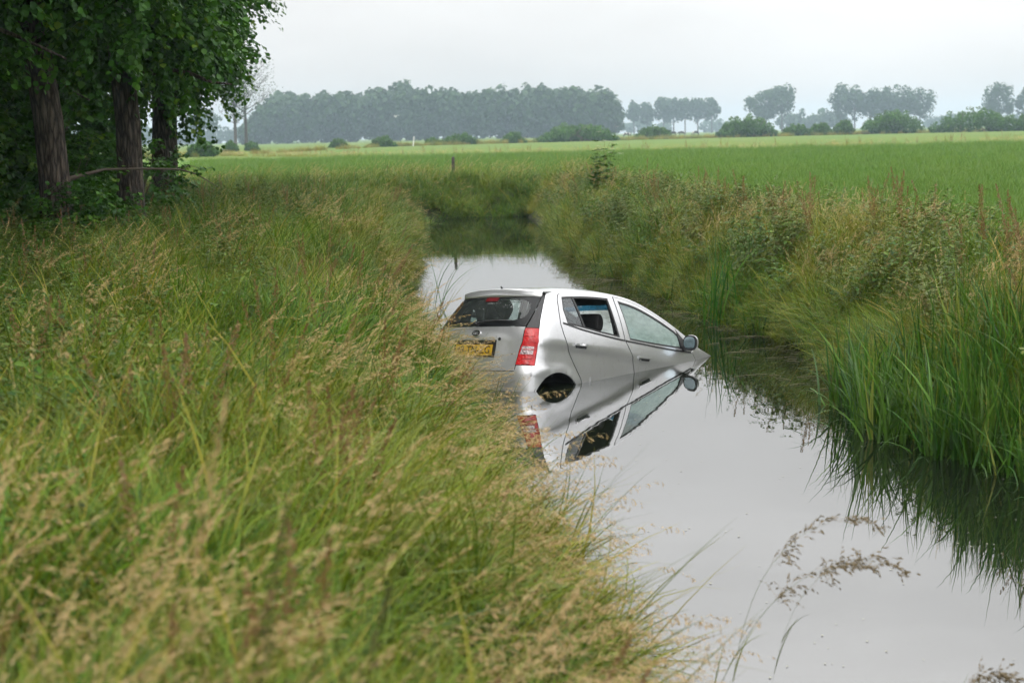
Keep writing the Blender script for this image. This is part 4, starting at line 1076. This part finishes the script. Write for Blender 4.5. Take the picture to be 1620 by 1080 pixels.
tag(o, 'small white bird flying low before the dark wood', 'bird')

# ------------------------------------------------------------------ grasses, reeds and herbs
def blades(soup, base, az, L, lean, bend, w, nseg=5, kind=0.0, rnd=None, tipw=.05, twist=.6, bpow=1.4):
    n = len(base); s = np.linspace(0, 1, nseg + 1); th = lean[:, None] + bend[:, None] * s[None, :] ** bpow
    ds = (L / nseg)[:, None]
    hx = np.concatenate([np.zeros((n, 1)), np.cumsum(np.sin((th[:, 1:] + th[:, :-1]) / 2) * ds, 1)], 1)
    hz = np.concatenate([np.zeros((n, 1)), np.cumsum(np.cos((th[:, 1:] + th[:, :-1]) / 2) * ds, 1)], 1)
    a = az[:, None] + twist * .25 * RNG.normal(0, 1, (n, 1)) * s
    P = base[:, None, :] + np.stack([np.cos(a) * hx, np.sin(a) * hx, hz], -1)
    tw = twist * RNG.normal(0, 1, (n, 1))
    sx = np.stack([-np.sin(a + tw), np.cos(a + tw), np.zeros_like(a)], -1)
    ww = w[:, None] * np.maximum((1 - s ** 2.2) * np.minimum(.55 + s * 2.2, 1), tipw) * .5
    V = np.stack([P - sx * ww[..., None], P + sx * ww[..., None]], 2)       # n, seg+1, 2, 3
    k = (nseg + 1) * 2; i = (np.arange(n) * k)[:, None] + (np.arange(nseg) * 2)[None, :]
    Q = np.stack([i, i + 1, i + 3, i + 2], -1).reshape(-1, 4)
    r = RNG.random(n) if rnd is None else rnd
    C = np.zeros((n, nseg + 1, 2, 3)); C[..., 0] = r[:, None, None]; C[..., 1] = s[None, :, None]; C[..., 2] = kind
    soup.add(V.reshape(-1, 3), Q, None, C.reshape(-1, 3))
    return P
def panicle(soup, P, n_sp, length, size, droop=.6, spread=.05, kind=1.0, asp=.17):
    """small spikelets along the last part of each stem P (n, seg, 3)"""
    n, seg, _ = P.shape
    u = RNG.uniform(1 - length, 1.0, (n, n_sp)); f = u * (seg - 1); i = np.minimum(f.astype(int), seg - 2); t = (f - i)[..., None]
    rows = np.arange(n)[:, None]
    p = P[rows, i] * (1 - t) + P[rows, i + 1] * t; d = unit(P[rows, i + 1] - P[rows, i])
    off = RNG.normal(0, 1, (n, n_sp, 3)) * spread * (1.15 - (u - (1 - length)) / length)[..., None]
    off[..., 2] -= np.abs(off[..., 2]) * droop
    q = (p + off).reshape(-1, 3); D = unit(d * 1.1 + off / (spread + 1e-6) * .25 + np.array([0.15, 0, -droop * .7]))
    r = np.repeat(RNG.random(n)[:, None], n_sp, 1).ravel() * .5 + RNG.random(n * n_sp) * .5
    m = soup.n
    leaves(soup, q, D.reshape(-1, 3), RNG.normal(0, 1, q.shape), size * RNG.uniform(.7, 1.3, len(q)), simple=True, asp=asp, rnd=r)
    soup.C[-1] = soup.C[-1].copy(); soup.C[-1][:, 2] = kind

def nodding_head(s, P, nbr, span, blen, size, az=.2, nsp=6, kind=1.0, asp=.12):
    """side branches that hang from the arching stem tip, each with a few spikelets"""
    for st in P:
        m = len(st); u = np.sort(RNG.uniform(1 - span, 1, nbr)); f = u * (m - 1); i = np.minimum(f.astype(int), m - 2); t = (f - i)[:, None]
        b = st[i] * (1 - t) + st[i + 1] * t; k = (1.15 - (u - (1 - span)) / span * .6)
        B = blades(s, b, az + RNG.normal(0, .9, nbr), blen * RNG.uniform(.5, 1.1, nbr) * k, RNG.uniform(.5, 1.2, nbr), RNG.uniform(.8, 1.9, nbr), np.full(nbr, .0016), 4, kind=kind, tipw=.6, twist=.1)
        panicle(s, B, nsp, .75, size, droop=.5, spread=.003, kind=kind, asp=asp)
WIND = 0.15          # azimuth the grass leans to (towards the water)
def lib(name, meshes, mat):
    c = bpy.data.collections.new(name)                     # source clumps for the planted stuff, not part of the scene itself
    for k, me in enumerate(meshes):
        me.materials.append(mat); o = bpy.data.objects.new('%s_clump_%02d' % (name, k), me); c.objects.link(o)
    return c
def disc(n, r):
    a = RNG.uniform(0, 6.283, n); k = r * np.sqrt(RNG.random(n)); return np.stack([np.cos(a) * k, np.sin(a) * k, np.zeros(n)], 1)
def wind_az(n, k=1.1): return WIND + RNG.normal(0, 1, n) * k * 1.3
def green_tuft(n=36, h=(.30, .72), r=.13, w=(.004, .009), seg=5, up=0.0, s=None, at=(0, 0), az=None):
    s = s or Soup(); L = RNG.uniform(*h, n); b = disc(n, r); b[:, 0] += at[0]; b[:, 1] += at[1]
    blades(s, b, wind_az(n) if az is None else az + RNG.normal(0, .95, n), L, RNG.uniform(.0, .6, n), RNG.uniform(.5, 3.0, n) - up, RNG.uniform(*w, n) * np.where(RNG.random(n) < .12, 1.7, 1), seg,
           rnd=np.clip(RNG.normal(RNG.uniform(.12, .66), .26, n), 0, 1))
    return s
def green_patch(nt=9, r=.33):
    s = Soup()
    for c in disc(nt, r):
        k = RNG.uniform(.75, 1.2); green_tuft(26, (.28 * k, .70 * k), .10, s=s, at=c, az=WIND + RNG.normal(0, 1.35))
    return s
def seed_stems(s, ns, hs, at, sp, r=.10, lean=(.05, .45), size=.019):
    b = disc(ns, r); b[:, 0] += at[0]; b[:, 1] += at[1]
    P = blades(s, b, wind_az(ns, .4), RNG.uniform(*hs, ns), RNG.uniform(*lean, ns), RNG.uniform(.4, 1.7, ns), np.full(ns, .0032), 7, kind=.5, tipw=.4, twist=.2)
    panicle(s, P, sp, .24, size, droop=.3, spread=.006, asp=.10)
def wisp_tuft(n=5):
    s = Soup(); P = blades(s, disc(n, .14), WIND + RNG.normal(0, .5, n), RNG.uniform(.75, 1.15, n), RNG.uniform(.15, .6, n), RNG.uniform(.7, 1.5, n), np.full(n, .0032), 9, kind=.5, tipw=.4, twist=.15)
    nodding_head(s, P, 15, .32, .055, .017, nsp=5, asp=.10)
    return s
def seed_patch(nt=5, r=.33, ns=4, sp=40, hs=(.6, .95)):
    s = Soup()
    for c in disc(nt, r):
        green_tuft(6, (.3, .6), .10, s=s, at=c); seed_stems(s, ns, hs, c, sp)
    return s
def weed_plant(n=9, h=(.4, .75), leaf=.068):
    s = Soup(); P = blades(s, disc(n, .2), RNG.uniform(0, 6.28, n), RNG.uniform(*h, n), RNG.uniform(0, .25, n), RNG.uniform(0, .4, n), np.full(n, .006), 6, kind=.5, tipw=.5)
    for st in P:
        for k in range(1, len(st)):
            for a in range(4):
                th = RNG.uniform(0, 6.28); D = np.array([[math.cos(th), math.sin(th), RNG.uniform(-.5, .3)]])
                leaves(s, st[k][None, :] + RNG.normal(0, .01, (1, 3)), D, np.array([[0, 0, 1.0]]) + RNG.normal(0, .2, (1, 3)), [leaf * RNG.uniform(.6, 1.3) * (1.25 - k * .09)], asp=.28)
    return s
def dock_plant(n=3, h=(.7, 1.15)):
    s = green_tuft(8, (.3, .5), .1, (.012, .022)); P = blades(s, disc(n, .06), RNG.uniform(0, 6.28, n), RNG.uniform(*h, n), RNG.uniform(0, .2, n), RNG.uniform(0, .36, n), np.full(n, .006), 8, kind=.5, tipw=.6)
    panicle(s, P, 150, .55, .020, droop=.1, spread=.026, asp=.32); return s
def reed_plant(n=9, h=(.75, 1.25), w=(.020, .038), r=.16):
    s = Soup(); L = RNG.uniform(*h, n); b = disc(n, r); b[:, 2] = -.15
    blades(s, b, RNG.uniform(0, 6.28, n), L + .15, RNG.uniform(.0, .18, n), RNG.uniform(.0, 1.3, n) ** 1.5, RNG.uniform(*w, n), 8, twist=.8)
    k = max(2, n // 4); b = disc(k, r); b[:, 2] = -.15
    blades(s, b, RNG.uniform(0, 6.28, k), RNG.uniform(h[0] * .8, h[1], k), RNG.uniform(.1, .4, k), RNG.uniform(1.6, 2.8, k), RNG.uniform(*w, k) * .8, 9, twist=.8)
    return s
def field_tuft(n=200, h=(.10, .24), r=.5):
    s = Soup(); blades(s, disc(n, r), RNG.uniform(0, 6.28, n), RNG.uniform(*h, n), RNG.uniform(0, .36, n), RNG.uniform(.2, 1.2, n), RNG.uniform(.004, .008, n), 3); return s

LIB_GREEN = lib('green', [green_patch().mesh('green') for _ in range(8)], M['grass'])
LIB_SEED = lib('seed', [seed_patch().mesh('seed') for _ in range(7)], M['grass'])
LIB_WISP = lib('wisp', [wisp_tuft().mesh('wisp') for _ in range(5)], M['grass'])
LIB_WEED = lib('weed', [weed_plant().mesh('weed') for _ in range(4)], M['weed'])
LIB_DOCK = lib('dock', [dock_plant().mesh('dock') for _ in range(3)], M['dock'])
LIB_REED = lib('reed', [reed_plant().mesh('reed') for _ in range(6)], M['reed'])
LIB_FIELD = lib('field', [field_tuft().mesh('field') for _ in range(3)], M['field_grass'])

def scatter(name, label, cat, libc, P, scl, tint, tilt=.08, free_rot=.5, zs=None, slope=.6):
    n = len(P); P = np.asarray(P); me = bpy.data.meshes.new(name); me.vertices.add(n); me.vertices.foreach_set('co', np.asarray(P, dtype=np.float32).ravel())
    yaw = RNG.normal(0, free_rot, n); e = .2
    gx = (ground_z(P[:, 0] + e, P[:, 1]) - ground_z(P[:, 0] - e, P[:, 1])) / (2 * e) * slope; gy = (ground_z(P[:, 0], P[:, 1] + e) - ground_z(P[:, 0], P[:, 1] - e)) / (2 * e) * slope
    nx_ = -gx * np.cos(yaw) - gy * np.sin(yaw); ny_ = gx * np.sin(yaw) - gy * np.cos(yaw)
    rot = np.stack([-np.arctan(ny_) + RNG.normal(0, tilt, n), np.arctan(nx_) + RNG.normal(0, tilt, n), yaw], 1)
    for nm, tp, dat in (('rot', 'FLOAT_VECTOR', rot), ('scl', 'FLOAT_VECTOR', np.stack([scl, scl, scl * (1 if zs is None else zs)], 1)), ('tint', 'FLOAT', np.clip(tint, 0, 1)), ('pick', 'INT', RNG.integers(0, len(libc.objects), n))):
        a = me.attributes.new(nm, tp, 'POINT'); a.data.foreach_set('vector' if tp == 'FLOAT_VECTOR' else 'value', np.asarray(dat).ravel().astype(np.int32 if tp == 'INT' else np.float32))
    o = bpy.data.objects.new(name, me); COL.objects.link(o); tag(o, label, cat, kind='stuff')
    me.materials.append(list(libc.objects)[0].data.materials[0])
    g = bpy.data.node_groups.new(name, 'GeometryNodeTree'); g.interface.new_socket('Geometry', in_out='INPUT', socket_type='NodeSocketGeometry'); g.interface.new_socket('Geometry', in_out='OUTPUT', socket_type='NodeSocketGeometry')
    nn = g.nodes.new; gi, go = nn('NodeGroupInput'), nn('NodeGroupOutput'); ip = nn('GeometryNodeInstanceOnPoints'); ci = nn('GeometryNodeCollectionInfo')
    ci.inputs['Collection'].default_value = libc; ci.inputs['Separate Children'].default_value = True; ci.inputs['Reset Children'].default_value = True
    def na(nm, t):
        k = nn('GeometryNodeInputNamedAttribute'); k.data_type = t; k.inputs['Name'].default_value = nm; return k.outputs['Attribute']
    L = g.links.new; L(gi.outputs[0], ip.inputs['Points']); L(ci.outputs[0], ip.inputs['Instance']); ip.inputs['Pick Instance'].default_value = True
    L(na('pick', 'INT'), ip.inputs['Instance Index']); L(na('rot', 'FLOAT_VECTOR'), ip.inputs['Rotation']); L(na('scl', 'FLOAT_VECTOR'), ip.inputs['Scale']); L(ip.outputs[0], go.inputs[0])
    md = o.modifiers.new('planting', 'NODES'); md.node_group = g
    return o

CINV = CAR.matrix_world.inverted()
def spots(n, x0, x1, y0, y1, cond, ypow=0.0):
    """random ground points; nearer ones denser when ypow > 0"""
    u = RNG.random(n)
    y = (y0 ** (1 - ypow) + u * (y1 ** (1 - ypow) - y0 ** (1 - ypow))) ** (1 / (1 - ypow)) if ypow else y0 + u * (y1 - y0)
    x = RNG.uniform(x0, x1, n) if not callable(x0) else x0(y) + RNG.random(n) * (x1(y) - x0(y))
    d = ditch_d(x, y); k = cond(x, y, d)
    x, y, d = x[k], y[k], d[k]; z = ground_z(x, y)
    ci = np.array(CINV); q = np.stack([x, y, z + .3, np.ones_like(x)], 1) @ ci.T
    ok = ~((q[:, 0] > -.22) & (q[:, 0] < 3.5) & (np.abs(q[:, 1]) < .86))
    return np.stack([x, y, z - .02], 1)[ok], d[ok]
def left(x, y): return x < (np.interp(y, LY, LX) + np.interp(y, RY, RX)) / 2
def patch(x, y, s=1.0): return .5 + .5 * np.sin(x * .9 * s + 1.3 * np.sin(y * .5 * s)) * np.cos(y * .63 * s + np.sin(x * 1.1 * s))
XL = lambda y: -0.36 * y - 1.2
XR = lambda y: np.interp(y, LY, LX) + .15
# left bank
def lively(P): return np.clip(.5 + .5 * np.sin(P[:, 0] * 2.3 + 1.7 * np.sin(P[:, 1] * 1.1)) * np.sin(P[:, 1] * 1.9 + P[:, 0]), 0, 1)
P, d = spots(3000, XL, XR, 1.9, 50, lambda x, y, d: (d > -.04) & left(x, y), .72)
shade = np.clip((P[:, 0] + 2.6 + .06 * P[:, 1]) / -2.5, 0, 1)
tint = np.clip(RNG.normal(.13, .15, len(P)) + .28 * np.exp(-d / .7) + .45 * (patch(P[:, 0], P[:, 1]) - .55) - .25 * shade, 0, .75)
scatter('bank_grass', 'lush green tangled grass on the left ditch bank', 'grass', LIB_GREEN, P, RNG.uniform(.65, 1.15, len(P)) * (.58 + .72 * lively(P)) * (1 - .2 * shade) * (1 + P[:, 1] / 250) * np.where((P[:, 1] > 17) & (d < .8), .7, 1), tint)
P, d = spots(780, XL, XR, 2.2, 50, lambda x, y, d: (d > -.02) & left(x, y), .68)
dens_ = .8 * np.clip(.12 + .85 * np.exp(-d / 1.0) + .5 * (patch(P[:, 0], P[:, 1], 1.7) - .5), .03, 1) * np.clip(1.25 - np.clip((P[:, 0] + 2.2 + .1 * P[:, 1]) / -2.5, 0, 1), .12, 1)
k = RNG.random(len(P)) < dens_; P, d = P[k], d[k]
scatter('seeding_grass', 'tan seed headed grass leaning over the left ditch bank', 'grass', LIB_SEED, P, RNG.uniform(.7, 1.05, len(P)) * (.85 + .2 * np.clip(d, 0, 1)), np.clip(RNG.normal(.3, .2, len(P)), 0, 1))
P, d = spots(95, lambda y: np.interp(y, LY, LX) - .75, XR, 2.8, 8.8, lambda x, y, d: (d > 0) & left(x, y), .6)
scatter('overhanging_grass', 'loose arching straw seed heads hanging over the water from the left bank', 'grass', LIB_WISP, P, RNG.uniform(.75, 1.1, len(P)), np.clip(RNG.normal(.3, .2, len(P)), 0, 1), free_rot=.4, slope=.5)
P, d = spots(26, -1.3, -.5, 12.3, 14.4, lambda x, y, d: (d > -.02) & left(x, y))
scatter('tail_grass', 'thick tuft of seeding grass standing against the car tail', 'grass', LIB_SEED, P, RNG.uniform(.6, .82, len(P)), np.clip(RNG.normal(.2, .15, len(P)), 0, 1), free_rot=.4, slope=.4)
P, d = spots(40, -1.3, -.35, 12.0, 14.5, lambda x, y, d: (d > -.02) & left(x, y))
scatter('tail_tufts', 'green grass blades rising before the number plate', 'grass', LIB_GREEN, P, RNG.uniform(.75, 1.0, len(P)), np.clip(RNG.normal(.2, .15, len(P)), 0, 1), free_rot=.4, slope=.4)
P, d = spots(90, XL, XR, 3.0, 30, lambda x, y, d: (d > .7) & left(x, y), .5)
scatter('tall_seed_grass', 'taller pale seed heads scattered through the left bank grass', 'grass', LIB_WISP, P, RNG.uniform(.8, 1.1, len(P)), np.clip(RNG.normal(.3, .2, len(P)), 0, 1), free_rot=.8, slope=.5)
P, d = spots(1500, XL, lambda y: -.10 * y - .8, 2.4, 45, lambda x, y, d: (d > .6) & left(x, y), .55)
k = RNG.random(len(P)) < np.clip((-P[:, 0] - .6 - .07 * P[:, 1]) / 2.5, .05, 1); P = P[k]
scatter('bank_weeds', 'leafy nettles and weeds in the grass under the trees', 'weed', LIB_WEED, P, RNG.uniform(.5, 1.0, len(P)), RNG.random(len(P)) * .5, free_rot=3)
P, d = spots(190, XL, XR, 3, 45, lambda x, y, d: (d > .3) & left(x, y), .5)
scatter('bank_docks', 'rusty brown dock stalks dotted through the left bank grass', 'weed', LIB_DOCK, P, RNG.uniform(.5, .8, len(P)), RNG.random(len(P)), free_rot=3)
# right bank and ditch end
RXL = lambda y: np.interp(y, RY, RX) - .2
RXR = lambda y: np.interp(y, RY, RX) + 3.2
rb_ = lambda x, y, d: (d > np.where(y < 19, -.05, .06)) & ~left(x, y)
P, d = spots(2100, RXL, RXR, 7, 49, lambda x, y, d: rb_(x, y, d) & (d < 2.5 + .5 * wob(x * .8, y * .8)), .45)
scatter('far_bank_grass', 'mixed green grass and herbs on the right ditch bank', 'grass', LIB_GREEN, P, RNG.uniform(.6, 1.0, len(P)) * (.75 + .55 * lively(P)) * (.75 + .3 * np.clip(d, 0, 1)), np.clip(RNG.normal(.1, .18, len(P)) + .7 * (patch(P[:, 0], P[:, 1], .8) - .5), 0, .8), free_rot=1.2, slope=.4)
P, d = spots(900, RXL, RXR, 7, 49, lambda x, y, d: rb_(x, y, d) & (d > .3) & (d < 2.4 + .5 * wob(x * .8, y * .8)), .45)
k = RNG.random(len(P)) < np.clip(.15 + .6 * patch(P[:, 0], P[:, 1], 1.2), .1, .9); P = P[k]
scatter('far_bank_seed_grass', 'straw coloured seed heads on the right ditch bank', 'grass', LIB_SEED, P, RNG.uniform(.7, 1.05, len(P)), np.clip(RNG.normal(.35, .2, len(P)), 0, 1), free_rot=1.2, slope=.4)
P, d = spots(1700, RXL, RXR, 7, 49, lambda x, y, d: rb_(x, y, d) & (d > .25) & (d < 2.3), .4)
k = RNG.random(len(P)) < .15 + .6 * patch(P[:, 0] + 3, P[:, 1], 1.1); P = P[k]
scatter('far_bank_weeds', 'dark leafy weeds on the right ditch bank', 'weed', LIB_WEED, P, RNG.uniform(.6, 1.2, len(P)), RNG.random(len(P)) * .7, free_rot=3, slope=.4)
P, d = spots(170, RXL, RXR, 8, 49, lambda x, y, d: rb_(x, y, d) & (d > .7) & (d < 2.2), .3)
k = RNG.random(len(P)) < .2 + .8 * patch(P[:, 0], P[:, 1] + 2, .9); P = P[k]
scatter('far_bank_docks', 'rusty dock and sorrel stalks on the right ditch bank', 'weed', LIB_DOCK, P, RNG.uniform(.7, 1.0, len(P)), RNG.random(len(P)), free_rot=3)
P, d = spots(520, lambda y: np.interp(y, RY, RX) - .2, lambda y: np.interp(y, RY, RX) + .6, 13, 40, lambda x, y, d: (d > -.06) & (d < .45) & ~left(x, y), .4)
scatter('water_edge_grass', 'short grass trailing into the water along the right bank', 'grass', LIB_GREEN, P, RNG.uniform(.45, 1.1, len(P)), np.clip(RNG.normal(.2, .25, len(P)), 0, .9), free_rot=3, slope=.6)
# ditch end bank
P, d = spots(1800, -14, 3.0, 45.0, 56, lambda x, y, d: (d > -.15) & (d < 4) & ((y > 49) | (x < -2.2)) & (y < 54 + wob(x, y)))
scatter('ditch_end_grass', 'tall dark sedge and grass closing the end of the ditch', 'grass', LIB_GREEN, P, RNG.uniform(.9, 1.5, len(P)), np.clip(RNG.normal(.08, .12, len(P)), 0, .6))
P, d = spots(110, -14, 3.0, 49.2, 55, lambda x, y, d: (d > .5))
scatter('ditch_end_seed_grass', 'straw seed heads above the sedge at the ditch end', 'grass', LIB_SEED, P, RNG.uniform(.8, 1.2, len(P)), RNG.random(len(P)) * .6)
# reeds standing along the right water's edge
def reed_den(x, y): return np.where(y < 14.2, 1.0, np.where(y < 18.2, .0, np.where(y < 21, .22, .42)))
P, d = spots(2000, lambda y: np.interp(y, RY, RX) - .85, lambda y: np.interp(y, RY, RX) + .55, 8.5, 40,
             lambda x, y, d: (d > -.62 * np.where(y < 14.2, np.clip((y - 9.0) / 3.0, .4, 1.15), .35)) & (d < .55) & ~left(x, y) & (RNG.random(len(x)) < reed_den(x, y)), .5)
P[:, 2] = np.maximum(P[:, 2], -.12)
sc_ = RNG.uniform(.55, .92, len(P)) * np.where(P[:, 1] > 18, .72, 1)
scatter('reed_bed', 'tall broad bladed green reeds along the right water edge', 'reeds', LIB_REED, P, sc_, RNG.random(len(P)) * .35, tilt=.08, free_rot=3, slope=0)
# meadow sward
P, d = spots(6500, lambda y: np.where(y < 50, np.interp(y, RY, RX) + 1.6, -.2 * y), lambda y: .36 * y + 4, 8, 120, lambda x, y, d: d > 1.6, .55)
scatter('meadow_sward', 'short bright green meadow grass', 'grass', LIB_FIELD, P, RNG.uniform(.9, 1.4, len(P)) * (1 + P[:, 1] / 120), RNG.random(len(P)) * .35, free_rot=3)
# strip of tall tan grass along the cross ditch in the meadow
def strip(n, y_of_x, xr_, spread):
    x = RNG.uniform(*xr_, n); y = y_of_x(x) + RNG.normal(0, spread, n); return np.stack([x, y, np.full(n, GZ - .02)], 1)
strip_y = lambda x: np.interp(x, [-80, -38, -10, 10, 25, 60, 110], [240, 192, 134, 123, 123, 138, 170])
P = strip(1500, strip_y, (-60, 60), 1.6)
k = RNG.random(len(P)) < .25 + .75 * patch(P[:, 0] * .3, P[:, 1] * .3); P = P[k]
scatter('strip_grass', 'thin strip of tall tan grass crossing the meadow', 'grass', LIB_SEED, P, RNG.uniform(.6, 1.0, len(P)), RNG.uniform(.2, .9, len(P)), free_rot=3)
P = strip(200, strip_y, (-60, 60), 1.2)
scatter('strip_docks', 'brown weed stalks in the tan strip across the meadow', 'weed', LIB_DOCK, P, RNG.uniform(.6, 1.0, len(P)), RNG.random(len(P)), free_rot=3)
P = strip(1100, lambda x: np.interp(x, [-68, -33, -23, -9, 15, 68, 112, 165], [150, 180, 300, 315, 339, 360, 365, 360]), (-90, 135), 2.5)
scatter('hedge_grass', 'pale tall grass along the foot of the far hedgerow', 'grass', LIB_GREEN, P, RNG.uniform(1.3, 2.3, len(P)), RNG.uniform(.3, .9, len(P)), free_rot=3)

# single plants that stand out
def plant(name, x, y, label, cat, parts, z=None, group=None, scale=1.0, rz=0.0):
    t = empty(name, (x, y, float(ground_z(np.array(x), np.array(y))) if z is None else z)); t.scale = (scale,) * 3; t.rotation_euler = (0, 0, rz); tag(t, label, cat, group)
    for nm, sp_, mt in parts:
        o = link(nm, sp_.mesh(nm), t, mt)
        if nm in ('seed_head', 'flower_heads', 'leaves'): o['kind'] = 'stuff'
    return t
s1, s2 = Soup(), Soup(); n = 9
b = disc(n, .12); b[:, 2] = -.1
blades(s1, b, np.array([.2, .5, -.3, 2.6, 1.0, .1, -.6, .35, 0.]), RNG.uniform(.8, 1.35, n), RNG.uniform(.05, .5, n), RNG.uniform(.1, 1.5, n), RNG.uniform(.014, .02, n), 8)
plant('reed_clump', -1.12, 23.4, 'small dark reed clump leaning out from the left bank above the car roof', 'reeds', [('leaves', s1, M['reed'])], z=.0)
s1 = Soup(); n = 26; b = disc(n, .30); b[:, 2] = -.1
blades(s1, b, RNG.uniform(0, 6.28, n), RNG.uniform(.8, 1.4, n), RNG.uniform(0, .22, n), RNG.uniform(0, 1.2, n), RNG.uniform(.018, .028, n), 8)
plant('reed_clump', 2.75, 20.3, 'upright bright reed clump on the right bank past the car bonnet', 'reeds', [('leaves', s1, M['reed'])], z=.05)
# tall weed with pale umbels on the right bank
def umbel_weed(h, n, leaf, um):
    st, lf, fl = Soup(), Soup(), Soup()
    P = blades(st, disc(n, .18), RNG.uniform(-.6, 1.2, n), RNG.uniform(h * .6, h, n), RNG.uniform(0, .36, n), RNG.uniform(0, .35, n), np.full(n, .014), 8, kind=.5, tipw=.6)
    for p in P:
        for k in range(1, 8):
            for a in range(5):
                th = RNG.uniform(0, 6.28); leaves(lf, p[k][None], np.array([[math.cos(th), math.sin(th), RNG.uniform(-.2, .5)]]), np.array([[0, 0, 1.]]) + RNG.normal(0, .3, (1, 3)), [leaf * RNG.uniform(.6, 1.2) * (1.2 - .08 * k)], asp=.25)
        if um:
            m = 26; q = p[-1] + disc(m, .07) + np.array([0, 0, .02]); leaves(fl, q, RNG.normal(0, 1, (m, 3)) * np.array([1, 1, .2]), np.tile([0, 0, 1.], (m, 1)), np.full(m, .03), simple=True, asp=.4)
    return st, lf, fl
st, lf, fl = umbel_weed(1.95, 12, .17, True)
M['umbel'] = pbr('umbel_white', (.42, .42, .33), .8)
plant('tall_weed', px_x(945, 38, 300), 38.0, 'tallest dark weed with pale flower heads rising from the right bank', 'weed', [('stems', st, M['weed']), ('leaves', lf, M['weed']), ('flower_heads', fl, M['umbel'])])
# foreground grass stalks with nodding heads over the water
def stalk(px0, d, L, az, lean, bend, label, sp=46, hl=.45):
    x = px_x(px0, d, 1080); s1, s2 = Soup(), Soup(); n = 1
    P = blades(s1, np.zeros((1, 3)), np.array([az]), np.array([L]), np.array([lean]), np.array([bend]), np.array([.0058]), 14, kind=.5, tipw=.25, twist=.05, bpow=2.6)
    blades(s1, P[0][[2, 4]], np.array([az + .6, az - .4]), np.array([.30, .26]), np.array([.3, .4]), np.array([.9, 1.0]), np.array([.008, .007]), 6)
    nodding_head(s2, P, sp, hl, .15, .023, az=az, nsp=8, asp=.16)
    plant('grass_stalk', x, d, label, 'grass stalk', [('stem', s1, M['stalk']), ('seed_head', s2, M['stalk'])], z=max(float(ground_z(np.array(x), np.array(d))), -.1), group='grass stalks over the water')
M['stalk'] = leaf_mat('stalk', [(0, (.07, .10, .02)), (1, (.13, .15, .03))], seed=(.15, .115, .065), stem=(.07, .10, .02), trans=.25)
stalk(1150, 6.7, 1.30, .10, .14, 2.1, 'tall green stalk with the widest nodding brown seed head over the water')
stalk(1100, 6.5, 1.15, .25, .45, 1.5, 'bent stalk with drooping seed head beside the tallest one')
stalk(1215, 6.9, 1.05, -.1, .18, 2.3, 'shorter stalk with curled seed head near the tallest one')
stalk(1500, 6.3, .50, .0, .10, 2.6, 'short dark seed head arching alone over open water')
# single stalks close by on the left bank
def near_stalk(px, d, h, lean, label, brown, lz=.4, sp=150):
    x = px_x(px, d, 900); s1, s2 = Soup(), Soup()
    P = blades(s1, np.zeros((1, 3)), np.array([.1]), np.array([h]), np.array([lean]), np.array([.12]), np.array([.006]), 10, kind=.5, tipw=.5, twist=.05)
    panicle(s2, P, sp, lz, .013, droop=.1, spread=.009, asp=.3)
    plant('grass_stalk', x, d, label, 'grass stalk', [('stem', s1, M['dock'] if brown else M['stalk']), ('seed_head', s2, M['dark_head'] if brown else M['grass'])], group='single stalks on the left bank')
M['dark_head'] = leaf_mat('dark_head', [(0, (.05, .06, .015)), (1, (.12, .11, .03))], seed=(.075, .07, .025), stem=(.08, .09, .03), trans=.25)
near_stalk(300, 2.5, 1.08, .10, 'dark brown seed spike rising out of the foreground grass', True)
near_stalk(400, 2.4, 1.02, .16, 'second dark seed spike leaning beside the first in the foreground grass', True)
near_stalk(205, 3.0, 1.15, .13, 'tall yellow green stalk rising highest from the foreground grass', False, .4)
near_stalk(560, 3.4, .95, .55, 'tan seed stalk bent towards the water in the foreground grass', False, .45)
# specks and dead stems floating
s = Soup(); n = 900; x = RNG.uniform(-1.5, 4.2, n); y = 5 + 42 * RNG.random(n) ** 1.6
k = ditch_d(x, y) < -.05; x, y = x[k], y[k]; n = len(x)
leaves(s, np.stack([x, y, np.full(n, .004)], 1), np.stack([RNG.normal(0, 1, n), RNG.normal(0, 1, n), np.zeros(n)], 1), np.tile([0, 0, 1.], (n, 1)), RNG.uniform(.006, .02, n), simple=True)
sp_o = link('floating_specks', s.mesh('floating_specks'), None, pbr('speck', (.25, .25, .18), .7)); tag(sp_o, 'tiny pale specks drifting on the still water', 'specks', kind='stuff')
s = Soup(); n = 150; y = RNG.uniform(15, 30, n); x = np.interp(y, RY, RX) - RNG.uniform(.05, 1.0, n) ** 1.3
b = np.stack([x, y, np.full(n, .006)], 1); a = RNG.uniform(0, 6.28, n); L = RNG.uniform(.1, .5, n)
e = b + np.stack([np.cos(a) * L, np.sin(a) * L * .4, np.zeros(n)], 1)
for p, q in zip(b, e): tube(s, [p, (p + q) / 2 + np.array([0, .02, .004]), q], [.0025, .0025, .0015], 4)
fd = link('floating_stems', s.mesh('floating_stems'), None, pbr('dead_stem', (.13, .12, .06), .8)); tag(fd, 'dead stems floating along the right water edge', 'debris', kind='stuff')

# ------------------------------------------------------------------ damp air
hz = bpy.data.meshes.new('haze'); bm = bmesh.new(); bmesh.ops.create_cube(bm, size=1)
for k in bm.verts: k.co = Vector((k.co.x * 4600, 1050 + k.co.y * 3500, 19.5 + k.co.z * 43))
bm.to_mesh(hz); bm.free()
m, nt, out = new_mat('haze'); pv = nt.nodes.new('ShaderNodeVolumePrincipled'); pv.inputs['Color'].default_value = (.68, .87, .98, 1); pv.inputs['Density'].default_value = .00036
nt.links.new(pv.outputs[0], out.inputs['Volume'])
HZ = link('haze', hz, None, m); tag(HZ, 'thin pale damp air fading the far trees', 'haze', kind='stuff')
